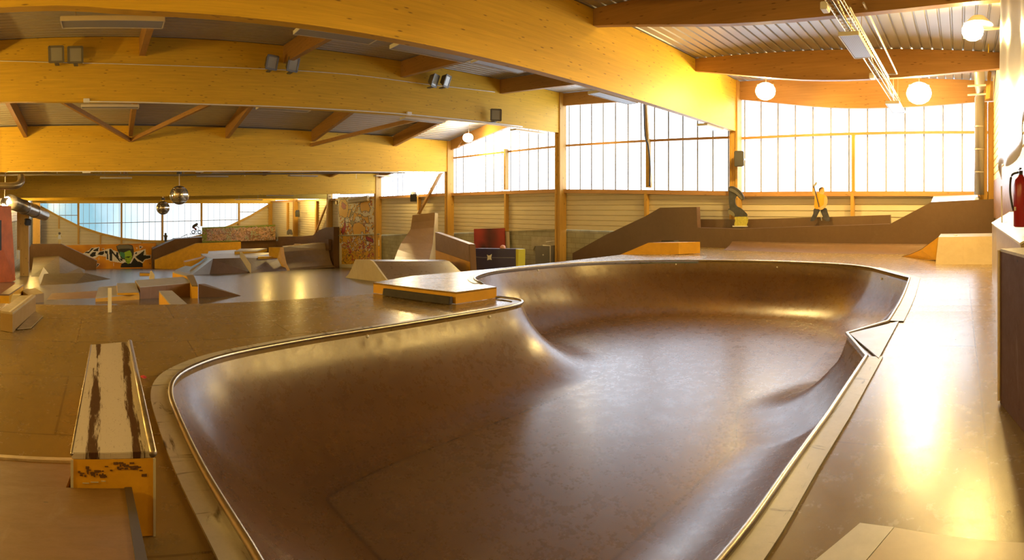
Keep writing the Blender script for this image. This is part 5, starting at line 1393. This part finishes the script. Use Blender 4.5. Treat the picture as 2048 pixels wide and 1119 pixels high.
tag(cut('stand', [(210, 862), (452, 866), (452, 880), (215, 882)], z4, Yf - .1, WHITE, sk, t=.12, push=.03, smoothn=0), 'white foot board')
# small far figures
z5 = Zm(360, 430, 9.752)
XF2 = XFAR + 2.0
def cutx(name, pts, zm, X, mat, parent, t=.04, smoothn=3):
    P = [PX(*zm(*p), X) for p in pts]
    if smoothn: P = [Vector(p) for p in catmull([tuple(p) for p in P], smoothn, True)]
    return make(name, lambda bm: prism(bm, P, (-t, 0, 0)), mat, parent)
bk = thing('bmx_rider_cutout', tuple(PX(391, 466, XF2)), 'cutout of a person in black crouching on a small bicycle above a rail', 'figure cutout')
tag(cutx('rider_torso', [(236, 240), (250, 198), (298, 165), (338, 152), (352, 178), (332, 210), (305, 225), (275, 250), (258, 262)], z5, XF2, BLACK, bk), 'black jacket')
tag(cutx('rider_legs', [(245, 240), (275, 235), (320, 262), (315, 300), (300, 305), (285, 275)], z5, XF2 + .05, plain('maroon', (.13, .012, .02), .6), bk), 'dark red trousers')
tag(cutx('rider_arm', [(325, 190), (345, 215), (375, 243), (368, 250), (335, 225), (318, 205)], z5, XF2 + .05, plain('grey_sleeve', (.25, .22, .22), .6), bk), 'grey sleeve')
for cx_ in (262, 380):
    def wh(bm):
        c0 = PX(*z5(cx_, 327), XF2 + .08); r = (PX(*z5(cx_ - 30, 327), XF2 + .08) - PX(*z5(cx_ + 1, 327), XF2 + .08)).length
        tube(bm, [c0 + Vector((0, cos(a * pi / 9) * r, sin(a * pi / 9) * r)) for a in range(18)], .045, 5, closed=True)
    make('wheel', wh, BLACK, bk)
make('bike_frame', lambda bm: (tube(bm, [PX(*z5(262, 327), XF2 + .08), PX(*z5(320, 320), XF2 + .08), PX(*z5(362, 270), XF2 + .08), PX(*z5(380, 327), XF2 + .08)], .035, 5), tube(bm, [PX(*z5(355, 255), XF2 + .08), PX(*z5(372, 250), XF2 + .08)], .03, 5)), BLACK, bk)
rl = thing('grind_rail', tuple(PX(385, 474, XF2)), 'thin metal rail on the far ramp under the bmx cutout', 'rail')
make('rail_bar', lambda bm: (tube(bm, [PX(*z5(*p), XF2) for p in ((20, 428), (150, 368))], .035, 6), tube(bm, [PX(*z5(*p), XF2) for p in ((185, 440), (185, 366), (425, 366))], .035, 6), tube(bm, [PX(*z5(*p), XF2) for p in ((130, 380), (155, 440))], .03, 6)), plain('rail_grey', (.2, .2, .22), .5), rl)
for lab, px_, py_0, X_, colt, colb in (('small far cutout of a person with spread arms on the ramp wall', 331, 483, XF2 + .1, (.05, .045, .05), (.04, .04, .05)), ('small faded cutout of a person in a blue shirt on the far left ramp wall', 119, 488, -50.7, (.35, .38, .55), (.30, .24, .12))):
    th = thing('figure_cutout', tuple(PX(px_, py_0, X_)), lab, 'figure cutout')
    h = 24 if px_ == 119 else 17
    def Q(dx, dy): return PX(px_ + dx, py_0 - h * dy, X_)
    make('torso', lambda bm: prism(bm, [Q(-2.6, .42), Q(2.8, .42), Q(3.2, .66), Q(2.4, .80), Q(-2.4, .80), Q(-3, .62)], (-.05, 0, 0)), plain('fig%d' % px_, colt, .6), th)
    make('legs', lambda bm: prism(bm, [Q(-2.6, .42), Q(-2.4, 0), Q(2.2, 0), Q(2.8, .42)], (-.04, 0, 0)), plain('figl%d' % px_, colb, .6), th)
    make('head', lambda bm: bmesh.ops.create_icosphere(bm, subdivisions=2, radius=.12, matrix=Matrix.Translation(Q(0, .90)) @ Matrix.Diagonal((.3, 1, 1.1, 1))), DRK, th)
    make('arm', lambda bm: prism(bm, [Q(-2.2, .78), Q(-6, .72), Q(-7.5, .86), Q(-7.9, .84), Q(-6.3, .62), Q(-2.4, .66)], (-.04, 0, 0)), plain('figa', (.45, .36, .12), .6), th)
    make('arm', lambda bm: prism(bm, [Q(2.2, .78), Q(4.6, .70), Q(4.8, .56), Q(3.0, .60)], (-.04, 0, 0)), plain('figa', (.45, .36, .12), .6), th)
mk = thing('animal_cutout', tuple(PY(578, 469, 16.6)), 'small grey painted cutout creature standing on the far corner ramp', 'figure cutout')
z6 = Zm(540, 340, 5.085)
make('body', lambda bm: prism(bm, [PY(*z6(*p), 16.6) for p in ((170, 655), (172, 620), (182, 608), (190, 598), (200, 606), (212, 602), (220, 615), (226, 640), (224, 656), (205, 655), (198, 640), (190, 656))], (0, .05, 0)), plain('grey_creature', (.16, .14, .10), .6, var=.4, vscale=8), mk)
# ================================================================== OVERHEAD FIXTURES
FIX = plain('fixture_white', (.70, .66, .55), .4); LOUV = None
def louvre():
    m, n, b = nodes('louvre_grille')
    w = N(n, 'ShaderNodeTexWave', i_Scale=9.0); n.links.new(mapping(n, (1, 1, 1)), w.inputs['Vector'])
    c = mixc(n, rng(n, w.outputs['Color'], .3, .7, 0, .5), (.34, .33, .31), (.17, .17, .17)); n.links.new(c, b.inputs['Base Color']); b.inputs['Roughness'].default_value = .4
    return m
LOUV = louvre()
def radiant(c, L=1.55, w=.36, group=None, label=None, rz=pi / 2, drop=.25, h=.07, hang=None):
    """flat ceiling panel: white tray, grey louvre underneath, two hangers"""
    th = thing('heater_panel', tuple(c), label, 'ceiling panel', group)
    R_ = Matrix.Rotation(rz, 3, 'Z'); c = Vector(c)
    def tray(bm):
        for dx, dy, sx, sy in ((0, w / 2, L, .02), (0, -w / 2, L, .02), (L / 2, 0, .02, w), (-L / 2, 0, .02, w)):
            box(bm, c + R_ @ Vector((dx, dy, 0)), (sx, sy, h), rz=rz)
        box(bm, c + Vector((0, 0, h / 2)), (L, w, .015), rz=rz)
    make('tray', tray, FIX, th)
    make('louvre_grille', lambda bm: box(bm, c - Vector((0, 0, h / 2 - .012)), (L - .03, w - .03, .012), rz=rz), LOUV, th)
    drop = max(.1, roofz(c.x) - c.z - h / 2 - .03) if hang is None else hang
    for s in (-1, 1):
        make('hanger', lambda bm: tube(bm, [c + R_ @ Vector((s * L * .36, 0, h / 2)), c + R_ @ Vector((s * L * .36, 0, h / 2 + drop))], .008, 5), STEEL, th)
    return th
# row behind the front beam
for (x, y, X, z), L, lab in (((225, 44, -8.62, 0), 1.62, 'large dark louvred panel hanging top left, beside a short purlin'),
                     ((672, 70, -9.5, 0), 1.6, 'dim louvred panel half hidden above the front beam, between floodlight pairs'),
                     ((868, 104, -8.62, 0), 1.75, 'long cream edged louvred panel below the front beam'),
                     ((1001, 131, -9.6, 0), 1.5, 'pale blue grey louvred panel right of the long cream edged one'),
                     ((1228, 195, -8.62, 0), 1.75, 'louvred panel with bright rim in front of the tall windows'),
                     ((1421, 254, -8.62, 0), 1.2, 'small bright louvred panel below the front beam beside the speaker post')):
    p = PX(x, y, X)
    if x == 1421: p = PD(x, y, 17.6)
    radiant(p, L=L, label=lab, group='louvred panels behind the front beam')
for (x, y), lab in (((220, 213), 'thin pale panel under the second beam, above the mirror balls'), ((567, 218), 'dim dark panel under the second beam near its middle'), ((846, 240), 'pale louvred panel under the second beam, right of the long brace'), ((1056, 263), 'bluish panel hanging against the bright window near the second post')):
    p = PX(x, y, -16.6); radiant(p, L=1.75, label=lab, group='louvred panels behind the second beam', drop=.12)
for (x, y), lab in (((225, 349.5), 'bright strip fixture under the third beam, left of the mirror balls'), ((456, 347), 'strip fixture under the third beam, right of the large mirror ball'), ((667, 345.5), 'bright strip fixture under the third beam, left of the lit lamp')):
    p = PX(x, y, -25.0); radiant(p, L=1.5, label=lab, group='strip fixtures behind the third beam', drop=.1, h=.06)
for (x, y), lab in (((232, 355.5), 'dim strip fixture just behind the bright one left of the mirror balls'), ((425, 352.5), 'dim strip fixture close behind the large mirror ball'), ((606, 351.5), 'dim strip fixture above the far banner'), ((774, 352), 'pale strip fixture beside the fourth post')):
    p = PX(x, y, -27.5); radiant(p, L=1.6, label=lab, group='strip fixtures deeper behind the third beam', drop=.1, h=.06)
for (x, y), lab in (((705, 387.8), 'dark strip fixture above the yellow mural'), ((560, 391), 'dark strip fixture above the far wall bay'), ((497, 399), 'small strip fixture over the far gable windows')):
    p = PX(x, y, -34.5); radiant(p, L=1.8, label=lab, group='strip fixtures behind the fourth beam', drop=.08, h=.05)
# panels under the cable tray on the right
pa = PD(1713, 101, 10.4)
radiant((-1.98, 10.25, pa.z + .1), L=1.5, w=.36, label='grey louvred panel hanging under the cable tray at the upper right', group='panels under the cable tray', drop=.2)
pa = PD(1795, 209, 15.2)
radiant((-1.80, 15.1, pa.z - .08), L=1.5, w=.36, label='pale louvred panel under the cable tray near the windows', group='panels under the cable tray', drop=.3)
# wire cable tray
TZ = 4.82
ct = thing('cable_tray', (-2.02, 10, TZ), 'long wire basket cable tray running towards the windows at the upper right', 'cable tray')
WIRE = plain('zinc_wire', (.62, .58, .48), .35, .6)
for dx in (-.12, 0, .12): make('tray_wire', lambda bm: tube(bm, [(-2.02 + dx, 4.0, TZ), (-2.02 + dx, 17.0, TZ)], .008, 5), WIRE, ct)
for dx in (-.14, .14): make('tray_wire', lambda bm: tube(bm, [(-2.02 + dx, 4.0, TZ + .06), (-2.02 + dx, 17.0, TZ + .06)], .008, 5), WIRE, ct)
def rungs(bm):
    y = 4.0
    while y < 17.0:
        tube(bm, [(-2.16, y, TZ + .06), (-2.14, y, TZ), (-1.90, y, TZ), (-1.88, y, TZ + .06)], .006, 4); y += .16
s_ = make('tray_rungs', rungs, WIRE, ct); s_['kind'] = 'stuff'
make('power_cable', lambda bm: tube(bm, [(-1.98 + .03 * sin(k), 4 + k * .5, TZ + .03 + .012 * sin(k * 2.1)) for k in range(27)], .018, 6), plain('cream_cable', (.7, .66, .55), .5), ct, smooth=True)
make('power_cable', lambda bm: tube(bm, [(-2.06 + .02 * sin(k * 1.3), 4 + k * .5, TZ + .025) for k in range(27)], .014, 6), BLACK, ct, smooth=True)
for x, y in ((1672, 30), (1770, 160)):
    r = 8.9 if y == 30 else 13.6; p = PD(x, y, r)
    tag(make('junction_box', lambda bm: box(bm, (-2.2, p.y, TZ - .02), (.12, .22, .13)), WHITE, ct, bev=.012), 'white junction box')
cr = thing('conduit_rail', (-1.55, 11, 5), 'straight grey conduit rail hung beside the cable tray', 'conduit')
make('rail_bar', lambda bm: (tube(bm, [(-1.62, 9.0, 4.95), (-1.62, 13.9, 4.95)], .022, 6), tube(bm, [(-1.62, 13.9, 4.95), (-2.1, 13.9, 4.95)], .02, 6)), WIRE, cr)
make('rail_bar', lambda bm: tube(bm, [(-1.86, 9.0, 4.90), (-1.86, 14.0, 4.90)], .02, 6), WIRE, cr)
# cables under beams 2 and 3
def cable(pts, X, r, lab, mat=None, name='cable'):
    P = [PX(x, y, X) for x, y in pts]
    tag(make(name, lambda bm: tube(bm, [tuple(p) for p in catmull([tuple(p) for p in P], 5)], r, 6), mat or plain('cable_grey', (.40, .36, .28), .5), smooth=True), lab, 'cable')
cable([(0, 122), (160, 126), (400, 133), (700, 149), (850, 168), (990, 184)], XB[1] + .29, .012, 'thin white cable stretched along the face of the second beam', WHITE)
cable([(170, 203), (400, 208), (600, 215), (820, 229), (1045, 253)], XB[1] + .32, .02, 'pair of pale cables under the bottom edge of the second beam', WHITE)
cable([(15, 343), (250, 342.5), (500, 342), (760, 343.5), (880, 346)], XB[2] + .30, .022, 'pale cable along the bottom edge of the third beam', plain('cable_grey', (1, 1, 1)))
t_ = [PX(x, y, -24.6) for x, y in ((-10, 350), (350, 350.5), (560, 347.5), (810, 345.5))]
ct2 = thing('cable_tray', tuple(t_[0]), 'long dark cable tray running the width of the hall under the third beam', 'cable tray')
make('tray_rail', lambda bm: tube(bm, t_, .035, 5), plain('zinc_dull', (.30, .26, .18), .5, .5), ct2)
make('tray_rail', lambda bm: tube(bm, [p + Vector((.25, 0, .01)) for p in t_], .03, 5), plain('zinc_dull', (1, 1, 1)), ct2)
for k in range(8):
    q_ = t_[0].lerp(t_[3], k / 7) if k not in (0,) else t_[0]
    make('hanger', lambda bm: tube(bm, [(-24.6, q_.y, t_[1].z), (-24.6, q_.y, roofz(-24.6) - .02)], .01, 5), STEEL, ct2)
for x, y, X, lab in ((173, 201, XB[1] + .30, 'small white junction box under the left part of the second beam'), (818, 227, XB[1] + .30, 'small white junction box under the second beam by the pale panel')):
    p = PX(x, y, X); tag(make('junction_box', lambda bm: box(bm, p, (.1, .18, .11)), WHITE, bev=.01), lab, 'junction box')
for i, (x, y) in enumerate(((173, 344.5), (399, 343), (594, 342), (787, 344.5))):
    p = PX(x, y, XB[2] + .15); tag(make('junction_box', lambda bm: box(bm, p + Vector((0, 0, .03)), (.14, .36, .12)), WHITE, bev=.01), ['flat white box under the third beam above the first strip fixture', 'flat white box under the third beam right of the mirror ball', 'flat white box under the third beam above the banner', 'flat white box under the third beam beside the lit lamp'][i], 'junction box', 'flat white boxes under the third beam')
# floodlights that are switched off
GLS = plain('flood_glass', (.30, .28, .20), .15); HSG = plain('flood_housing', (.13, .11, .07), .5)
def flood(x, y, X, s, lab, grp='pairs of unlit floodlights', yaw=0.0, tilt=.35):
    p = PX(x, y, X); th = thing('floodlight', tuple(p), lab, 'floodlight', grp)
    Rm = Matrix.Rotation(yaw, 3, 'Z') @ Matrix.Rotation(tilt, 3, 'Y')
    def bxm(bm, d, sz): box(bm, p + Rm @ Vector(d), sz, rot=Rm)
    def hs(bm):
        hull2(bm, [p + Rm @ Vector((-.10, a * s * .30, b * s * .30)) for a, b in ((-1, -1), (1, -1), (1, 1), (-1, 1))], [p + Rm @ Vector((.08, a * s * .46, b * s * .5)) for a, b in ((-1, -1), (1, -1), (1, 1), (-1, 1))])
    make('housing', hs, HSG, th)
    make('rim', lambda bm: [bxm(bm, d, z) for d, z in (((.09, s * .44, 0), (.03, .06, s)), ((.09, -s * .44, 0), (.03, .06, s)), ((.09, 0, s * .47), (.03, s * .9, .06)), ((.09, 0, -s * .47), (.03, s * .9, .06)))], HSG, th)
    make('glass', lambda bm: bxm(bm, (.088, 0, 0), (.012, s * .82, s * .86)), GLS, th)
    make('bracket', lambda bm: (box(bm, p + Vector((-.14, 0, -s * .55)), (.28, .12, .03)), box(bm, p + Vector((-.05, 0, -s * .5)), (.03, .08, .12))), HSG, th)
    return th
flood(113, 108, XB[1] + .62, .44, 'left unlit floodlight of the pair at the far left of the second beam')
flood(151, 109, XB[1] + .62, .44, 'right unlit floodlight of the pair at the far left of the second beam')
flood(541, 124, XB[1] + .62, .40, 'left unlit floodlight of the middle pair on the second beam', yaw=.3)
flood(583, 128, XB[1] + .62, .40, 'right unlit floodlight of the middle pair on the second beam', yaw=.3)
flood(866, 160, XB[1] + .62, .40, 'left unlit floodlight of the right hand pair on the second beam', yaw=.5)
flood(890, 161, XB[1] + .62, .40, 'right unlit floodlight of the right hand pair on the second beam', yaw=.5)
flood(991, 230, XB[1] + .55, .42, 'single black floodlight low on the second beam near the windows', None, yaw=-.5, tilt=.1)
# mirror balls
def mirror_mat():
    m, n, b = nodes('mirror_tiles'); b.inputs['Metallic'].default_value = 1.0; b.inputs['Roughness'].default_value = .16; b.inputs['Base Color'].default_value = (.62, .58, .48, 1)
    return m
MIR = mirror_mat()
def ball(x, y, d, r, ytop, lab):
    c = PD(x, y, d); th = thing('mirror_ball', tuple(c), lab, 'mirror ball')
    bm = B(); bmesh.ops.create_uvsphere(bm, u_segments=44, v_segments=26, radius=r, matrix=Matrix.Translation(c))
    rr = random.Random(3)
    for f in list(bm.faces): pass
    r_ = bmesh.ops.inset_individual(bm, faces=bm.faces[:], thickness=r * .008, depth=r * .006)
    from_bm('mirror_sphere', bm, MIR, th)
    top = PD(x, ytop, d)
    make('hook', lambda bm: tube(bm, [top, top + Vector((0, 0, .45))], .02, 6), STEEL, th)
    make('suspension_rod', lambda bm: tube(bm, [c + Vector((0, 0, r)), (c.x, c.y, top.z)], .018, 6), STEEL, th)
    make('motor_cap', lambda bm: bmesh.ops.create_cone(bm, cap_ends=True, segments=14, radius1=.12, radius2=.10, depth=.12, matrix=Matrix.Translation((c.x, c.y, top.z))), BLACK, th)
ball(358.5, 390, 23.95, 19 * 23.95 / FPX, 345, 'larger nearer mirror ball hanging under the third beam')
ball(326, 415.5, 32.0, 13.5 * 32.0 / FPX, 397.5, 'smaller farther mirror ball hanging under the fourth beam')
# loudspeakers
def speaker(x, y, d, w, h, lab, yaw, tilt=.3, brk=(.1, .5, 0)):
    c = PD(x, y, d); th = thing('loudspeaker', tuple(c), lab, 'loudspeaker'); Rm = Matrix.Rotation(yaw, 3, 'Z') @ Matrix.Rotation(tilt, 3, 'X')
    def cab(bm): hull2(bm, [c + Rm @ Vector((a * w * .36, w * .42, b * h / 2)) for a, b in ((-1, -1), (1, -1), (1, 1), (-1, 1))], [c + Rm @ Vector((a * w / 2, -w * .42, b * h / 2)) for a, b in ((-1, -1), (1, -1), (1, 1), (-1, 1))])
    make('cabinet', cab, BLACK, th, bev=.02)
    make('grille', lambda bm: box(bm, c + Rm @ Vector((0, -w * .44, 0)), (w * .9, .015, h * .92), rot=Rm), plain('speaker_grille', (.05, .05, .055), .7), th)
    make('wall_bracket', lambda bm: tube(bm, [c + Rm @ Vector((0, w * .4, 0)), c + Vector(brk)], .025, 6), STEEL, th)
speaker(1478.5, 317, 18.3, .33, .52, 'grey loudspeaker fixed high on the post by the skate figure', .35, .15, brk=(.05, .5, 0))
speaker(827, 393, 31.5, .38, .50, 'black loudspeaker tilted down above the tall brown ramp', 1.0, .5, brk=(.1, 1.5, 0))
speaker(595, 426.5, 48.5, .40, .52, 'small black loudspeaker on the far post beside the banner', 1.2, .5, brk=(.3, 1.2, 0))
speaker(55, 443.5, 30.5, .34, .34, 'small black loudspeaker on the left side post', 2.2, .3, brk=(-.6, -.02, 0))
# drooping cable and drain on the window wall
cable2 = [PY(x, y, WY - .3) for x, y in ((1288, 205), (1290, 270), (1296, 290), (1300, 330), (1299, 372))]
tag(make('cable', lambda bm: tube(bm, catmull([tuple(p) for p in cable2], 5), .03, 6), BLACK, smooth=True), 'black cable hanging down the window mullion behind the bowl', 'cable')
tag(make('trim_60', lambda bm: prism(bm, [PY(x, y, WY - .2) for x, y in ((1287, 205), (1292, 205), (1302, 375), (1296, 375))], (0, .1, 0)), POST), 'timber mullion behind the hanging black cable', kind='structure')
# small yellow strap marks on the beam ends
for x, y, d, lab in ((1363, 107, 15.7, 'small yellow tag where a purlin meets the front beam'), (1977, 92, 13.5, 'small yellow tag at the right end of the upper purlin')):
    p = PD(x, y, d); tag(make('marker_tag', lambda bm: box(bm, p, (.03, .05, .32)), plain('tag_yellow', (.8, .6, .05), .5)), lab, 'tag')
# ducts on the left
def duct(pts, r, lab):
    th = thing('ventilation_duct', tuple(pts[0]), lab, 'duct')
    make('duct_body', lambda bm: tube(bm, [tuple(p) for p in pts], r, 16), plain('duct_metal', (.32, .26, .16), .3, .8, var=.2), th, smooth=True)
    n_ = len(pts)
    for k in range(1, n_ - 1): make('collar', lambda bm: tube(bm, [pts[k].lerp(pts[k - 1], .04), pts[k].lerp(pts[k + 1], .04)], r * 1.1, 16), STEEL, th, smooth=True)
    return th
a_, b_ = PD(20, 403, 26.0), PD(88, 429.5, 34.0)
duct([a_, a_.lerp(b_, .35), a_.lerp(b_, .65), b_], .36, 'round metal ventilation duct slanting above the far left corner')
make('duct_mouth', lambda bm: None, None) if False else None
e0, e1, e2, e3 = PD(-12, 371, 22), PD(30, 371, 22), PD(42, 362, 22.2), PD(42, 352, 22.4)
tag(make('ventilation_duct', lambda bm: tube(bm, catmull([tuple(p) for p in (e0, e1, e2, e3)], 6), .15, 12), plain('duct_metal', (1, 1, 1)), smooth=True), 'dark bent duct below the third beam at the left edge', 'duct')

# ================================================================== LAMPS THAT ARE LIT
BULB = emis('lamp_lit', (1.0, .74, .36), 140.0)
def litlamp(p, e, lab, size=.34, yaw=0.0, tilt=.5, hide=False, r=.12, col=SODIUM, dirv=None, grp='lit hall lamps', up=True):
    p = Vector(p); th = thing('hall_lamp', tuple(p), lab, 'lamp', grp)
    Rm = Matrix.Rotation(yaw, 3, 'Z') @ Matrix.Rotation(tilt, 3, 'X')
    make('housing', lambda bm: hull2(bm, [p + Rm @ Vector((a * size * .3, .16, b * size * .25)) for a, b in ((-1, -1), (1, -1), (1, 1), (-1, 1))], [p + Rm @ Vector((a * size * .5, 0, b * size * .42)) for a, b in ((-1, -1), (1, -1), (1, 1), (-1, 1))]), HSG, th)
    make('lit_glass', lambda bm: bmesh.ops.create_uvsphere(bm, u_segments=20, v_segments=12, radius=size * .60, matrix=Matrix.Translation(p + Rm @ Vector((0, -.02, 0))) @ Rm.to_4x4() @ Matrix.Diagonal((1, .45, .9, 1))), BULB, th, smooth=True)
    q = p + Rm @ Vector((0, -.25, 0))
    l = lamp('warm_light', 'POINT', tuple(q), e, col, r)
    if up: make('hanger', lambda bm: tube(bm, [p + Rm @ Vector((0, .08, 0)), (p.x, p.y + .08, roofz(p.x) - .02)], .018, 6), STEEL, th)
    return th
G = 0.62
litlamp(PD(1531, 182, 16.4), 1300 * G, 'left glaring lamp hanging before the windows beside the front beam', .5, yaw=.3)
litlamp(PD(1838, 186, 15.7), 1700 * G, 'right glaring lamp hanging before the windows near the cable tray', .6, yaw=.1)
dl = PD(1945, 62, 10.8)
th = litlamp(dl, 1300 * G, 'round lit dome lamp on an arm from the right wall', .36, up=False, yaw=.1, tilt=.3)
make('arm', lambda bm: tube(bm, [dl + Vector((.1, .1, .05)), dl + Vector((.75, .1, .12))], .03, 6), STEEL, th)
make('dome_shade', lambda bm: bmesh.ops.create_cone(bm, cap_ends=True, segments=24, radius1=.30, radius2=.14, depth=.16, matrix=Matrix.Translation(dl + Vector((.12, .12, .24)))), FIX, th)
litlamp(PD(936, 275, 26.5), 700 * G, 'lit lamp glaring beside the third post', .42, yaw=.9)
litlamp(PD(812, 344, 32.0), 500 * G, 'lit lamp glaring beside the fourth post under the roof', .42, yaw=1.1)
litlamp(PD(11, 403, 25.4), 130 * G, 'round lit lamp at the mouth of the slanting duct', .5, yaw=-pi * .75)
litlamp(PD(53, 406, 45), 500 * G, 'small lit lamp behind the slanting duct', .6, yaw=-pi * .75)
# unseen warm lights added to light the beams, along near side and window wall
for (x, y, z), e in (((-.6, -4.5, 3.4), 700), ((-4.5, -7.8, 3.5), 1300), ((-11.5, -8.2, 3.3), 1500), ((-19.3, -8.0, 2.9), 2300), ((-28.0, -7.8, 1.9), 1300), ((-37.0, -6.3, 1.7), 800), ((-46.0, -6.6, 1.6), 1000), ((-13.5, 16.3, 4.2), 120), ((-44.0, 16.0, 2.0), 900), ((-50.5, 15.0, 2.2), 700)):
    lamp('warm_light', 'POINT', (x, y, z), e * G, SODIUM, .15)
